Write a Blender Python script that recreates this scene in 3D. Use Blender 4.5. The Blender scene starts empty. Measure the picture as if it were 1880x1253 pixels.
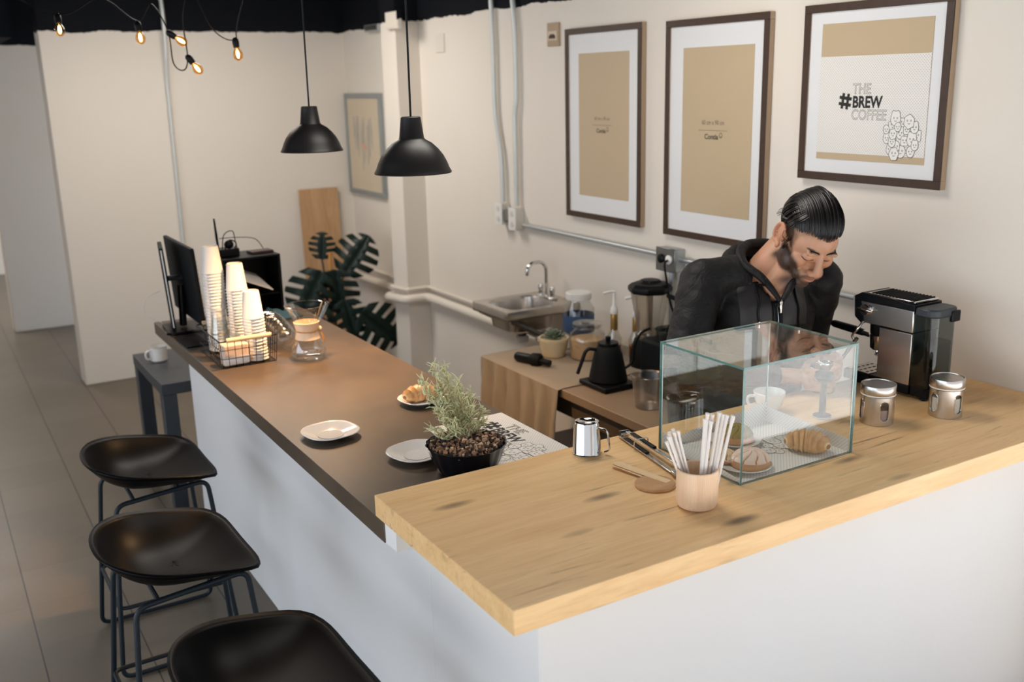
import bpy, bmesh, math, random
import numpy as np
from mathutils import Vector, Matrix, Euler, Quaternion, noise
PI = math.pi
S = bpy.context.scene
COL = S.collection
random.seed(7)

# ------------------------------------------------------------------ camera
CAMP = Vector((-0.854, -1.4599, 1.95))
yaw, pitch, roll = 0.535, -0.2549, -0.0244
F = Vector((math.sin(yaw)*math.cos(pitch), math.cos(yaw)*math.cos(pitch), math.sin(pitch)))
R0 = Vector((math.cos(yaw), -math.sin(yaw), 0)); U0 = R0.cross(F)
Rv = R0*math.cos(roll) + U0*math.sin(roll); Uv = Rv.cross(F)
cd = bpy.data.cameras.new('camera'); cam = bpy.data.objects.new('camera', cd); COL.objects.link(cam)
cam.matrix_world = Matrix(((Rv.x, Uv.x, -F.x, CAMP.x), (Rv.y, Uv.y, -F.y, CAMP.y), (Rv.z, Uv.z, -F.z, CAMP.z), (0, 0, 0, 1)))
cd.sensor_width = 36; cd.lens = 1827.94/1880*36
cd.clip_start = 0.05; cd.clip_end = 200
cd.dof.use_dof = True; cd.dof.focus_distance = 2.75; cd.dof.aperture_fstop = 2.8
S.camera = cam
S.cycles.transparent_max_bounces = 32

# ------------------------------------------------------------------ light and exposure
W = bpy.data.worlds.new('World'); S.world = W; W.use_nodes = True
nt = W.node_tree; nt.nodes.clear()
wo = nt.nodes.new('ShaderNodeOutputWorld'); bg = nt.nodes.new('ShaderNodeBackground')
tc = nt.nodes.new('ShaderNodeTexCoord'); sx = nt.nodes.new('ShaderNodeSeparateXYZ'); cr = nt.nodes.new('ShaderNodeValToRGB')
nt.links.new(tc.outputs['Generated'], sx.inputs[0]); nt.links.new(sx.outputs['Z'], cr.inputs[0])
cr.color_ramp.elements[0].position = 0.0; cr.color_ramp.elements[0].color = (0.80, 0.86, 0.92, 1)
cr.color_ramp.elements[1].position = 0.6; cr.color_ramp.elements[1].color = (0.62, 0.76, 1.0, 1)
nt.links.new(cr.outputs[0], bg.inputs[0]); bg.inputs[1].default_value = 1.9
nt.links.new(bg.outputs[0], wo.inputs[0])
sd = bpy.data.lights.new('sun', 'SUN'); sd.energy = 8; sd.angle = 0.02; sd.color = (1, .95, .88)
sun = bpy.data.objects.new('sun', sd); COL.objects.link(sun)
sun.rotation_euler = Vector((-0.2, 0.07, -1)).to_track_quat('-Z', 'Y').to_euler()   # high sun over the street, falls short of the bar
def overhead_fill(x, y, sx, sy, e, c=(1, .93, .85)):  # added area fills that brighten the interior, no visible lamp behind them
    l = bpy.data.lights.new('added_fill_light', 'AREA'); l.shape = 'RECTANGLE'; l.size = sx; l.size_y = sy; l.energy = e; l.color = c
    o = bpy.data.objects.new('added_fill_light', l); COL.objects.link(o); o.location = (x, y, 2.70)
overhead_fill(.6, 4.2, 1.0, .6, 20); overhead_fill(.8, 1.3, .9, .5, 11); overhead_fill(-1.0, 8.5, 1.0, 1.0, 30)
S.view_settings.view_transform = 'Standard'; S.view_settings.look = 'None'
S.view_settings.exposure = 0.84; S.view_settings.gamma = 1
S.view_settings.use_curve_mapping = False

# ------------------------------------------------------------------ materials
def srgb(r, g, b):
    f = lambda c: (c/255/12.92 if c/255 <= .04045 else ((c/255+.055)/1.055)**2.4)
    return (f(r), f(g), f(b), 1)
class NT:
    def __init__(s, name):
        s.m = bpy.data.materials.new(name); s.m.use_nodes = True; s.t = s.m.node_tree; s.t.nodes.clear()
        s.out = s.n('ShaderNodeOutputMaterial')
    def n(s, t, **k):
        x = s.t.nodes.new(t)
        for a, b in k.items(): setattr(x, a, b)
        return x
    def l(s, a, b): s.t.links.new(a, b)
    def val(s, inp, v):
        if hasattr(v, 'is_linked') or hasattr(v, 'links'): s.l(v, inp)
        else: inp.default_value = v
    def math(s, op, a, b=0.0, c=None, clamp=False):
        x = s.n('ShaderNodeMath', operation=op, use_clamp=clamp); s.val(x.inputs[0], a); s.val(x.inputs[1], b)
        if c is not None: s.val(x.inputs[2], c)
        return x.outputs[0]
    def mix(s, f, a, b):
        x = s.n('ShaderNodeMix', data_type='RGBA'); s.val(x.inputs[0], f); s.val(x.inputs[6], a); s.val(x.inputs[7], b); return x.outputs[2]
    def noise(s, vec, scale, detail=4, rough=.55, dist=0):
        x = s.n('ShaderNodeTexNoise'); s.l(vec, x.inputs['Vector']); x.inputs['Scale'].default_value = scale
        x.inputs['Detail'].default_value = detail; x.inputs['Roughness'].default_value = rough; x.inputs['Distortion'].default_value = dist
        return x.outputs['Fac']
    def ramp(s, f, stops):
        x = s.n('ShaderNodeValToRGB'); s.l(f, x.inputs[0]); e = x.color_ramp.elements
        while len(e) < len(stops): e.new(.5)
        for i, (p, c) in enumerate(stops):
            e[i].position = p; e[i].color = c if len(c) == 4 else (*c, 1)
        return x.outputs[0]
    def coords(s, kind='Object', scale=(1, 1, 1), rot=(0, 0, 0)):
        t = s.n('ShaderNodeTexCoord') if kind != 'World' else s.n('ShaderNodeNewGeometry')
        m = s.n('ShaderNodeMapping'); m.inputs['Scale'].default_value = scale; m.inputs['Rotation'].default_value = rot
        s.l(t.outputs[kind if kind != 'World' else 'Position'], m.inputs[0]); return m.outputs[0]
    def sep(s, v):
        x = s.n('ShaderNodeSeparateXYZ'); s.l(v, x.inputs[0]); return x.outputs
    def bump(s, h, strength=.2, dist=.01):
        x = s.n('ShaderNodeBump'); x.inputs['Strength'].default_value = strength; x.inputs['Distance'].default_value = dist
        s.l(h, x.inputs['Height']); return x.outputs[0]
    def pbr(s, color, rough=.5, metal=0, bump=None, **k):
        p = s.n('ShaderNodeBsdfPrincipled'); s.val(p.inputs['Base Color'], color); s.val(p.inputs['Roughness'], rough)
        s.val(p.inputs['Metallic'], metal)
        if bump is not None: s.l(bump, p.inputs['Normal'])
        for a, b in k.items(): s.val(p.inputs[a.replace('_', ' ')], b)
        s.l(p.outputs[0], s.out.inputs[0]); return s.m
K = (0, 0, 0, 1); WH = (1, 1, 1, 1)
def simple(name, c, rough=.5, metal=0, nz=0.0, nscale=30, bump=0.0, bscale=80, **k):
    t = NT(name); v = t.coords('Object'); col = c
    if nz:
        f = t.noise(v, nscale); lo = tuple(x*(1-nz) for x in c[:3])+(1,); hi = tuple(min(1, x*(1+nz)) for x in c[:3])+(1,)
        col = t.mix(f, lo, hi)
    b = t.bump(t.noise(v, bscale), bump, .002) if bump else None
    return t.pbr(col, rough, metal, b, **k)
M = {}
def wall_mat(name, base, band=2.33, strip=False):
    t = NT(name); w = t.coords('World')
    n1 = t.noise(w, 1.1, 3); n2 = t.noise(w, 45, 5, .6); n3 = t.noise(w, 3.5, 4)
    c = t.mix(n1, base, tuple(x*.93 for x in base[:3])+(1,))
    c = t.mix(t.math('MULTIPLY', n3, .35), c, tuple(a*b for a, b in zip(base[:3], (.93, .86, .76)))+(1,))
    if band:
        z = t.sep(w)[2]; ne = t.noise(w, 7, 5, .65)
        e = t.math('GREATER_THAN', t.math('ADD', z, t.math('MULTIPLY', t.math('SUBTRACT', ne, .5), .06)), band)
        c = t.mix(e, c, (.006, .007, .010, 1))
    return t.pbr(c, .8, 0, t.bump(n2, .12, .004), Specular_IOR_Level=.12)
M['wall'] = wall_mat('painted_wall', (.80, .74, .665, 1))
M['wall_back'] = wall_mat('painted_back_wall', (.80, .745, .675, 1), 2.325)
M['plaster'] = wall_mat('white_plaster', (.80, .785, .765, 1), None)
M['ceil'] = simple('black_ceiling', (.006, .007, .010, 1), .85, Specular_IOR_Level=.1)

def floor_mat():
    t = NT('floor_tiles'); w = t.coords('World'); s = t.sep(w)
    fx = t.math('DIVIDE', t.math('ADD', s[0], .7036+3.33), .333); fy = t.math('DIVIDE', t.math('SUBTRACT', s[1], 2.2085-34.06), .3406)
    gx = t.math('ABSOLUTE', t.math('SUBTRACT', t.math('FRACT', fx), .5)); gy = t.math('ABSOLUTE', t.math('SUBTRACT', t.math('FRACT', fy), .5))
    lx = t.math('GREATER_THAN', gx, .4915); ly = t.math('GREATER_THAN', gy, .494)
    cx = t.n('ShaderNodeCombineXYZ'); t.l(t.math('FLOOR', fx), cx.inputs[0]); t.l(t.math('FLOOR', fy), cx.inputs[1])
    wn = t.n('ShaderNodeTexWhiteNoise'); t.l(cx.outputs[0], wn.inputs[0])
    n = t.noise(w, 6, 6, .6, .4); n2 = t.noise(w, 40, 4)
    c = t.mix(n, srgb(84, 74, 61), srgb(110, 98, 82)); c = t.mix(t.math('MULTIPLY', wn.outputs[0], .3), c, srgb(118, 108, 94))
    c = t.mix(t.math('MULTIPLY', n2, .25), c, srgb(130, 116, 98))
    c = t.mix(t.math('MULTIPLY', ly, .55), c, srgb(96, 84, 71)); c = t.mix(lx, c, srgb(40, 35, 30))
    h = t.math('SUBTRACT', 1, t.math('MAXIMUM', lx, ly))
    return t.pbr(c, t.math('ADD', .30, t.math('MULTIPLY', n, .15)), 0, t.bump(h, .5, .002))
M['floor'] = floor_mat()
M['pavement'] = simple('pale_pavement', (.62, .60, .57, 1), .85, nz=.1, nscale=3, bump=.2, bscale=40)

def oak_mat(name, a, b, axis=0, scale=1.0, knots=True, rough=.38, dark=(.17, .09, .045, 1)):
    t = NT(name); sc = [14, 14, 14]; sc[axis] = 1.3; sc = tuple(x*scale for x in sc)
    v = t.coords('Object', sc); v2 = t.coords('Object', tuple((3.0 if i == axis else 10)*scale for i in range(3)))
    n = t.noise(v, 1.6, 8, .62, .8); n2 = t.noise(v, 7, 6, .7, .4)
    c = t.mix(t.ramp(n, [(.3, K), (.72, WH)]), a, b)
    c = t.mix(t.math('MULTIPLY', t.ramp(n2, [(.45, K), (.75, WH)]), .28), c, tuple(x*.68 for x in b[:3])+(1,))
    if knots:
        st = t.noise(t.coords('Object', tuple((1.1 if i == axis else 20)*scale for i in range(3))), 1.5, 5, .65, 1.2)
        gate = t.ramp(t.noise(t.coords('Object', (2.2, 2.2, 2.2)), 2.0, 3), [(.48, K), (.62, WH)])
        c = t.mix(t.math('MULTIPLY', t.math('MULTIPLY', t.ramp(st, [(.57, K), (.66, WH)]), gate), .75), c, dark)
        vo = t.n('ShaderNodeTexVoronoi'); t.l(v2, vo.inputs['Vector']); vo.inputs['Scale'].default_value = 1.0
        kn = t.ramp(t.math('ADD', vo.outputs['Distance'], t.math('MULTIPLY', t.math('SUBTRACT', n2, .5), .12)), [(.06, WH), (.20, K)])
        wc = t.n('ShaderNodeSeparateColor'); t.l(vo.outputs['Color'], wc.inputs[0])
        c = t.mix(t.math('MULTIPLY', t.math('MULTIPLY', kn, t.math('GREATER_THAN', wc.outputs[0], .35)), .85), c, dark)
    return t.pbr(c, t.math('ADD', rough, t.math('MULTIPLY', n2, .1)), 0, t.bump(n2, .08, .002))
M['oak'] = oak_mat('oak_worktop', srgb(245, 205, 148), srgb(228, 180, 120))
M['board'] = oak_mat('light_wood_board', srgb(205, 165, 122), srgb(176, 134, 94), axis=2, knots=False, rough=.5)
M['walnutish'] = oak_mat('brown_wood', srgb(206, 160, 110), srgb(178, 130, 84), axis=0, knots=False, rough=.4)
M['beech'] = oak_mat('beech_wood', srgb(244, 214, 182), srgb(234, 196, 158), axis=2, knots=False, rough=.5)
M['beech_x'] = oak_mat('bamboo_wood', srgb(240, 210, 164), srgb(226, 188, 138), axis=0, knots=False, rough=.45)
def dark_top():
    t = NT('dark_laminate'); v = t.coords('Object'); n = t.noise(v, 3.0, 8, .65, .6); n2 = t.noise(v, 22, 6, .7)
    c = t.mix(t.ramp(n, [(.3, K), (.7, WH)]), srgb(72, 60, 47), srgb(98, 81, 62)); c = t.mix(t.math('MULTIPLY', n2, .35), c, srgb(58, 50, 42))
    return t.pbr(c, t.math('ADD', .32, t.math('MULTIPLY', n, .16)), 0, t.bump(n2, .05, .002))
M['darktop'] = dark_top()
M['black'] = simple('black_plastic', (.0035, .004, .005, 1), .40, Specular_IOR_Level=.2)
M['blackm'] = simple('black_matte', (.005, .006, .007, 1), .60, Specular_IOR_Level=.15)
M['shade'] = simple('pendant_black', (.007, .006, .006, 1), .45, Specular_IOR_Level=.35)
M['shadein'] = simple('pendant_inner_white', (.75, .70, .62, 1), .5)
M['stoolseat'] = simple('stool_shell_black', (.0025, .0025, .003, 1), .36, Specular_IOR_Level=.06, bump=.05, bscale=500)
M['tube'] = simple('stool_steel_black', (.010, .017, .023, 1), .45, 0, Specular_IOR_Level=.3)
M['charcoal'] = simple('charcoal_metal', (.035, .042, .05, 1), .45, .2)
M['steel'] = simple('brushed_steel', (.62, .58, .54, 1), .26, 1, bump=.04, bscale=200)
M['chrome'] = simple('polished_steel', (.72, .71, .70, 1), .1, 1)
M['chromed'] = simple('dark_steel', (.32, .33, .33, 1), .3, 1)
M['galv'] = simple('galvanised_conduit', (.50, .53, .54, 1), .42, .75)
M['paintpipe'] = simple('painted_pipe', (.74, .67, .58, 1), .5)
M['cond'] = simple('white_conduit', (.62, .64, .62, 1), .4, .35)
M['ceramic'] = simple('white_ceramic', (.82, .80, .77, 1), .14)
M['paper'] = simple('white_paper', (.82, .81, .80, 1), .7)
M['papercup'] = simple('paper_cup_white', (.66, .64, .61, 1), .6)
M['beigebox'] = simple('beige_card', srgb(224, 196, 176), .7)
M['frame'] = simple('brown_frame', (.050, .026, .016, 1), .42, 0, nz=.3)
M['framegold'] = simple('frame_side', (.40, .29, .19, 1), .4, .2)
M['silverframe'] = simple('silver_frame', (.32, .35, .35, 1), .45, .4)
M['mat'] = simple('picture_mat', (.76, .76, .76, 1), .5, Coat_Weight=.6, Coat_Roughness=.04)
M['kraft'] = simple('tan_insert', srgb(190, 168, 136), .55, nz=.04, nscale=5, Coat_Weight=.6, Coat_Roughness=.04)
M['ink'] = simple('black_ink', (.012, .012, .012, 1), .6)
M['inkf'] = simple('faint_ink', (.10, .085, .06, 1), .6)
M['sketch'] = simple('sketch_wash', (.40, .37, .34, 1), .7, nz=.35, nscale=14)
M['artpaper'] = simple('aged_art_paper', srgb(206, 190, 165), .6, nz=.05, nscale=4)
M['peach'] = simple('peach_wash', (.62, .40, .28, 1), .7)
M['skin'] = None
M['soilbase'] = simple('soil_dark', (.02, .013, .009, 1), .9, bump=.6, bscale=120)
M['bark'] = simple('bark_chip', (.30, .16, .085, 1), .8, nz=.5, nscale=60)
M['bark2'] = simple('bark_chip_pale', (.60, .40, .25, 1), .8, nz=.4, nscale=60)
M['bark3'] = simple('bark_chip_dark', (.03, .018, .013, 1), .8, nz=.4, nscale=60)
M['potblack'] = simple('planter_glossy_black', (.006, .006, .008, 1), .12)
M['leafpale'] = simple('pale_green_leaf', srgb(214, 214, 168), .6, nz=.18, nscale=40)
M['stempale'] = simple('pale_stem', srgb(190, 160, 120), .7)
M['monstera'] = simple('monstera_leaf', (.004, .014, .010, 1), .45, Specular_IOR_Level=.3)
M['orange'] = simple('orange_stake', (.55, .25, .06, 1), .6)
M['terracotta'] = simple('dark_pot', (.05, .03, .025, 1), .6)
M['succ'] = simple('succulent_leaf', (.13, .17, .12, 1), .5, nz=.3, nscale=50)
M['stonepot'] = simple('cream_pot', srgb(205, 190, 158), .6, nz=.1)
M['cloth'] = simple('beige_cloth', srgb(144, 132, 116), .85, nz=.12, nscale=6, bump=.3, bscale=220)
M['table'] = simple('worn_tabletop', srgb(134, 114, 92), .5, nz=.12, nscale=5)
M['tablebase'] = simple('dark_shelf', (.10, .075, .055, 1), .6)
M['blue'] = simple('blue_cloth', (.045, .13, .20, 1), .8)
M['bluelabel'] = simple('blue_label', (.03, .07, .16, 1), .5)
M['gold'] = simple('gold_foil', (.42, .26, .08, 1), .35, .7)
M['whiteplastic'] = simple('white_plastic', (.80, .78, .74, 1), .35)
M['amber'] = simple('amber_syrup', (.30, .07, .01, 1), .15)
M['powder'] = simple('beige_powder', srgb(190, 160, 124), .8)
M['sugar'] = simple('white_sugar', (.80, .76, .68, 1), .8)
M['pinksugar'] = simple('pale_sachets', srgb(196, 172, 168), .7)
M['straw'] = simple('paper_sleeve', (.86, .80, .74, 1), .55)
M['red'] = simple('dull_red', (.05, .015, .012, 1), .6)
M['outlet'] = simple('outlet_plate', (.66, .62, .56, 1), .4)
M['water'] = None
def emis(name, c, s):
    t = NT(name); e = t.n('ShaderNodeEmission'); e.inputs[0].default_value = c; e.inputs[1].default_value = s; t.l(e.outputs[0], t.out.inputs[0]); return t.m
M['filament'] = emis('warm_filament', (1, .62, .28, 1), 40)
M['bulblit'] = emis('warm_bulb', (1, .70, .40, 1), 9)
def thin_glass(name, tint=(1, 1, 1, 1), rough=0.0, ior=1.5, boost=0.0):
    t = NT(name); tr = t.n('ShaderNodeBsdfTransparent'); tr.inputs[0].default_value = tint
    g = t.n('ShaderNodeBsdfGlossy'); g.inputs['Roughness'].default_value = rough; g.inputs[0].default_value = WH
    fr = t.n('ShaderNodeFresnel'); ge = t.n('ShaderNodeNewGeometry')
    t.l(t.math('ADD', ior, t.math('MULTIPLY', ge.outputs['Backfacing'], 1/ior-ior)), fr.inputs[0])   # same reflectance from both sides of the pane
    mx = t.n('ShaderNodeMixShader'); t.l(t.math('ADD', fr.outputs[0], boost, clamp=True), mx.inputs[0]); t.l(tr.outputs[0], mx.inputs[1]); t.l(g.outputs[0], mx.inputs[2])
    t.l(mx.outputs[0], t.out.inputs[0]); return t.m
M['glass'] = thin_glass('clear_glass', (.97, .985, .98, 1))
M['glassthin'] = thin_glass('vessel_glass', (.90, .91, .90, 1), ior=1.5, boost=.04)
M['carafeglass'] = thin_glass('carafe_glass', (.86, .87, .86, 1), ior=1.5, boost=.10)
M['smoke'] = thin_glass('smoked_tank', (.42, .47, .47, 1), ior=1.45)
M['bluewater'] = thin_glass('tank_water', (.55, .60, .60, 1), ior=1.33)
M['amberglass'] = thin_glass('amber_bulb_glass', (.95, .66, .34, 1))
M['plasticbag'] = thin_glass('clear_plastic', (.80, .80, .78, 1), .15, 1.5, .12)
M['frosted'] = thin_glass('frosted_plastic', (.72, .68, .62, 1), .3, 1.4, .15)
M['glassedge'] = simple('green_glass_edge', (.10, .22, .20, 1), .12)
M['glassedgew'] = simple('bright_glass_edge', (.55, .66, .64, 1), .15)

# ------------------------------------------------------------------ mesh helpers
class MB:
    def __init__(s): s.v = []; s.f = []; s.mi = []; s.cur = 0
    def add(s, vs, fs, T=None):
        o = len(s.v)
        s.v += [tuple(T @ Vector(p)) if T is not None else tuple(p) for p in vs]
        s.f += [tuple(i+o for i in f) for f in fs]; s.mi += [s.cur]*len(fs); return s
    def box(s, x0, x1, y0, y1, z0, z1, T=None):
        v = [(x0, y0, z0), (x1, y0, z0), (x1, y1, z0), (x0, y1, z0), (x0, y0, z1), (x1, y0, z1), (x1, y1, z1), (x0, y1, z1)]
        return s.add(v, [(0, 3, 2, 1), (4, 5, 6, 7), (0, 1, 5, 4), (1, 2, 6, 5), (2, 3, 7, 6), (3, 0, 4, 7)], T)
    def lathe(s, prof, n=32, c=(0, 0, 0), T=None, cap0=True, cap1=True, fn=None):
        v = []; f = []
        for r, z in prof:
            for k in range(n):
                a = 2*PI*k/n; rr = r*(fn(a, z) if fn else 1)
                v.append((c[0]+rr*math.cos(a), c[1]+rr*math.sin(a), c[2]+z))
        m = len(prof)
        for j in range(m-1):
            for k in range(n):
                k2 = (k+1) % n; f.append((j*n+k, j*n+k2, (j+1)*n+k2, (j+1)*n+k))
        if cap0: f.append(tuple(range(n-1, -1, -1)))
        if cap1: f.append(tuple((m-1)*n+k for k in range(n)))
        return s.add(v, f, T)
    def cyl(s, p, q, r, r2=None, n=16, caps=True):
        return s.tube([p, q], [r, r if r2 is None else r2], n, caps)
    def tube(s, path, r, n=8, caps=True, closed=False, flat=None):
        P = [Vector(p) for p in path]; m = len(P)
        R = r if isinstance(r, (list, tuple)) else [r]*m
        tg = []
        for i in range(m):
            a = P[i-1] if (i > 0 or closed) else P[i]; b = P[(i+1) % m] if (i < m-1 or closed) else P[i]
            d = b-a; tg.append(d.normalized() if d.length > 1e-9 else Vector((0, 0, 1)))
        ref = Vector((0, 0, 1)) if abs(tg[0].z) < .9 else Vector((1, 0, 0))
        u = tg[0].cross(ref).normalized(); v = []; f = []
        for i in range(m):
            if i > 0:
                q = tg[i-1].rotation_difference(tg[i]); u = (q @ u); u = (u - tg[i]*u.dot(tg[i])).normalized()
            w = tg[i].cross(u)
            for k in range(n):
                a = 2*PI*k/n; v.append(tuple(P[i] + u*(R[i]*math.cos(a)) + w*(R[i]*math.sin(a)*(flat or 1))))
        for i in range(m-1 if not closed else m):
            i2 = (i+1) % m
            for k in range(n):
                k2 = (k+1) % n; f.append((i*n+k, i*n+k2, i2*n+k2, i2*n+k))
        if caps and not closed: f.append(tuple(range(n-1, -1, -1))); f.append(tuple((m-1)*n+k for k in range(n)))
        return s.add(v, f)
    def ball(s, c, r, n=16, m=10, T=None):
        r = r if isinstance(r, (tuple, list)) else (r, r, r); v = [(c[0], c[1], c[2]-r[2])]; f = []
        for j in range(1, m):
            t = PI*j/m - PI/2
            for k in range(n):
                a = 2*PI*k/n; v.append((c[0]+r[0]*math.cos(t)*math.cos(a), c[1]+r[1]*math.cos(t)*math.sin(a), c[2]+r[2]*math.sin(t)))
        v.append((c[0], c[1], c[2]+r[2])); L = len(v)-1
        for k in range(n):
            k2 = (k+1) % n; f.append((0, 1+k2, 1+k)); f.append((L, L-n+k, L-n+k2))
            for j in range(m-2): f.append((1+j*n+k, 1+j*n+k2, 1+(j+1)*n+k2, 1+(j+1)*n+k))
        return s.add(v, f, T)
    def ell(s, c, r, eul=(0, 0, 0), n=20, m=12, pre=None):
        T = Matrix.Translation(c) @ Euler(eul).to_matrix().to_4x4()
        if pre is not None: T = pre @ T
        return s.ball((0, 0, 0), r, n, m, T)
    def prism(s, pts, z0, z1, T=None):
        n = len(pts); v = [(x, y, z0) for x, y in pts]+[(x, y, z1) for x, y in pts]
        f = [tuple(range(n-1, -1, -1)), tuple(range(n, 2*n))]+[(i, (i+1) % n, n+(i+1) % n, n+i) for i in range(n)]
        return s.add(v, f, T)
    def grid(s, fn, nu, nv, closeu=False):
        v = []; f = []
        for j in range(nv+1):
            for i in range(nu+(0 if closeu else 1)): v.append(tuple(fn(i/nu, j/nv)))
        w = nu if closeu else nu+1
        for j in range(nv):
            for i in range(nu):
                i2 = (i+1) % w if closeu else i+1
                f.append((j*w+i, j*w+i2, (j+1)*w+i2, (j+1)*w+i))
        return s.add(v, f)
    def ribbon(s, pts, wd, T=None, closed=False):
        n = len(pts); v = []; f = []
        for i in range(n):
            a = pts[i-1] if (i > 0 or closed) else pts[i]; b = pts[(i+1) % n] if (i < n-1 or closed) else pts[i]
            dx, dy = b[0]-a[0], b[1]-a[1]; L = math.hypot(dx, dy) or 1; nx, ny = -dy/L*wd/2, dx/L*wd/2
            v += [(pts[i][0]+nx, pts[i][1]+ny, 0), (pts[i][0]-nx, pts[i][1]-ny, 0)]
        for i in range(n if closed else n-1):
            j = (i+1) % n; f.append((2*i, 2*i+1, 2*j+1, 2*j))
        return s.add(v, f, T)
    def build(s, name, mats, parent=None, loc=(0, 0, 0), rot=(0, 0, 0), smooth=40, bevel=0, seg=2, solid=0, sub=0, off=None):
        me = bpy.data.meshes.new(name)
        vs = s.v if off is None else [(a-off[0], b-off[1], c-off[2]) for a, b, c in s.v]
        me.from_pydata(vs, [], s.f); me.validate(clean_customdata=False)
        mats = mats if isinstance(mats, (list, tuple)) else [mats]
        for m in mats: me.materials.append(M[m] if isinstance(m, str) else m)
        if len(mats) > 1 and len(me.polygons) == len(s.mi): me.polygons.foreach_set('material_index', s.mi)
        bm = bmesh.new(); bm.from_mesh(me); bmesh.ops.recalc_face_normals(bm, faces=bm.faces); bm.to_mesh(me); bm.free()
        if smooth:
            me.polygons.foreach_set('use_smooth', [True]*len(me.polygons)); me.set_sharp_from_angle(angle=math.radians(smooth))
        o = bpy.data.objects.new(name, me); COL.objects.link(o); o.location = loc; o.rotation_euler = rot
        if parent is not None: o.parent = parent
        if solid:
            m = o.modifiers.new('solid', 'SOLIDIFY'); m.thickness = solid; m.offset = 0
        if sub:
            m = o.modifiers.new('sub', 'SUBSURF'); m.levels = sub; m.render_levels = sub
        if bevel:
            m = o.modifiers.new('bevel', 'BEVEL'); m.width = bevel; m.segments = seg; m.limit_method = 'ANGLE'; m.angle_limit = math.radians(35)
        return o
def tag(o, label, cat, group=None):
    o['label'] = label; o['category'] = cat
    if group: o['group'] = group
    return o
def thing(name, label, cat, loc=(0, 0, 0), rz=0, group=None, rot=None):
    o = bpy.data.objects.new(name, None); COL.objects.link(o); o.location = loc; o.rotation_euler = rot or (0, 0, rz)
    o.empty_display_size = .05
    return tag(o, label, cat, group)
def struct(o): o['kind'] = 'structure'; return o
def dup(o, parent=None):
    c = o.copy(); COL.objects.link(c)
    if parent is not None: c.parent = parent
    for ch in list(o.children): dup(ch, c)
    return c
def rpath(pts, r, n=6, closed=False):
    P = [Vector(p) for p in pts]; out = []; m = len(P)
    for i in range(m):
        if not closed and i in (0, m-1): out.append(P[i]); continue
        a, b, c = P[i-1], P[i], P[(i+1) % m]; d1 = (a-b); d2 = (c-b); rr = min(r, d1.length*.45, d2.length*.45)
        p0 = b+d1.normalized()*rr; p1 = b+d2.normalized()*rr
        for k in range(n+1):
            t = k/n; out.append((1-t)**2*p0 + 2*t*(1-t)*b + t*t*p1)
    return out
def text_mb(mb, s, size, T, outline=0.0, bold=0.0, align='LEFT', sx=1.0, space=1.0):
    cu = bpy.data.curves.new('txt', 'FONT'); cu.body = s; cu.size = size; cu.align_x = align; cu.resolution_u = 3; cu.offset = bold; cu.space_character = space
    if outline: cu.fill_mode = 'NONE'; cu.bevel_depth = outline; cu.bevel_resolution = 0
    o = bpy.data.objects.new('txt', cu); COL.objects.link(o); bpy.context.view_layer.update()
    me = bpy.data.meshes.new_from_object(o.evaluated_get(bpy.context.evaluated_depsgraph_get()))
    mb.add([(v.co.x*sx, v.co.y, v.co.z) for v in me.vertices], [tuple(p.vertices) for p in me.polygons], T)
    bpy.data.objects.remove(o); bpy.data.curves.remove(cu); bpy.data.meshes.remove(me)
def remesh(mb, voxel, it=4, fac=.5):
    me = bpy.data.meshes.new('tmp'); me.from_pydata(mb.v, [], mb.f)
    bm = bmesh.new(); bm.from_mesh(me); bmesh.ops.recalc_face_normals(bm, faces=bm.faces); bm.to_mesh(me); bm.free()
    o = bpy.data.objects.new('tmp', me); COL.objects.link(o)
    r = o.modifiers.new('r', 'REMESH'); r.mode = 'VOXEL'; r.voxel_size = voxel
    if it: q = o.modifiers.new('s', 'SMOOTH'); q.iterations = it; q.factor = fac
    bpy.context.view_layer.update()
    res = bpy.data.meshes.new_from_object(o.evaluated_get(bpy.context.evaluated_depsgraph_get()))
    bpy.data.objects.remove(o); bpy.data.meshes.remove(me); return res
def link_mesh(me, name, mats, parent=None, loc=(0, 0, 0)):
    me.materials.clear()
    for m in (mats if isinstance(mats, (list, tuple)) else [mats]): me.materials.append(M[m] if isinstance(m, str) else m)
    me.polygons.foreach_set('use_smooth', [True]*len(me.polygons))
    o = bpy.data.objects.new(name, me); COL.objects.link(o); o.location = loc
    if parent is not None: o.parent = parent
    return o
WZ = 0.982      # top of the oak bar
DZ = 0.926      # top of the dark bar
TZ = 0.70       # top of the work table by the wall
# ------------------------------------------------------------------ the setting
M['skyblock'] = simple('sky_block_grey', (.30, .28, .26, 1), .8)
struct(MB().box(-4, 4, -1.1, 12, -.1, 0).build('floor', 'floor'))
struct(MB().box(-7, 7, -8, -1.1, -.12, -.01).build('floor_pavement', 'pavement'))
struct(MB().box(-4, 2.2, -.2, 12, 2.75, 2.85).build('ceiling', 'ceil'))
struct(MB().box(-3.4, -3.25, 3.6, 12, 0, 2.75).build('wall_left', 'wall'))
struct(MB().box(-14, 14, -9.2, -8, 0, 8.5).build('wall_sky_block', 'skyblock'))  # unseen facade opposite, added to cut the sky light on the bar front
struct(MB().box(-4, 2.2, -2.6, -.2, 2.80, 2.86).build('added_canopy', 'ceil'))  # unseen canopy, added to shade the pavement and bar front
struct(MB().box(2.0, 2.2, -.15, 5.67, 0, 2.75).build('wall_right', 'wall', bevel=.003))
struct(MB().box(-.033, 2.2, 5.668, 5.86, 0, 2.75).build('wall_back', 'wall_back', bevel=.006))
struct(MB().box(-.29, 2.2, 7.70, 7.85, 0, 2.75).build('wall_corridor', 'wall_back', bevel=.006))
struct(MB().box(-2.6, 2.2, 10.9, 11.05, 0, 2.75).build('wall_far', 'wall_back'))
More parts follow.
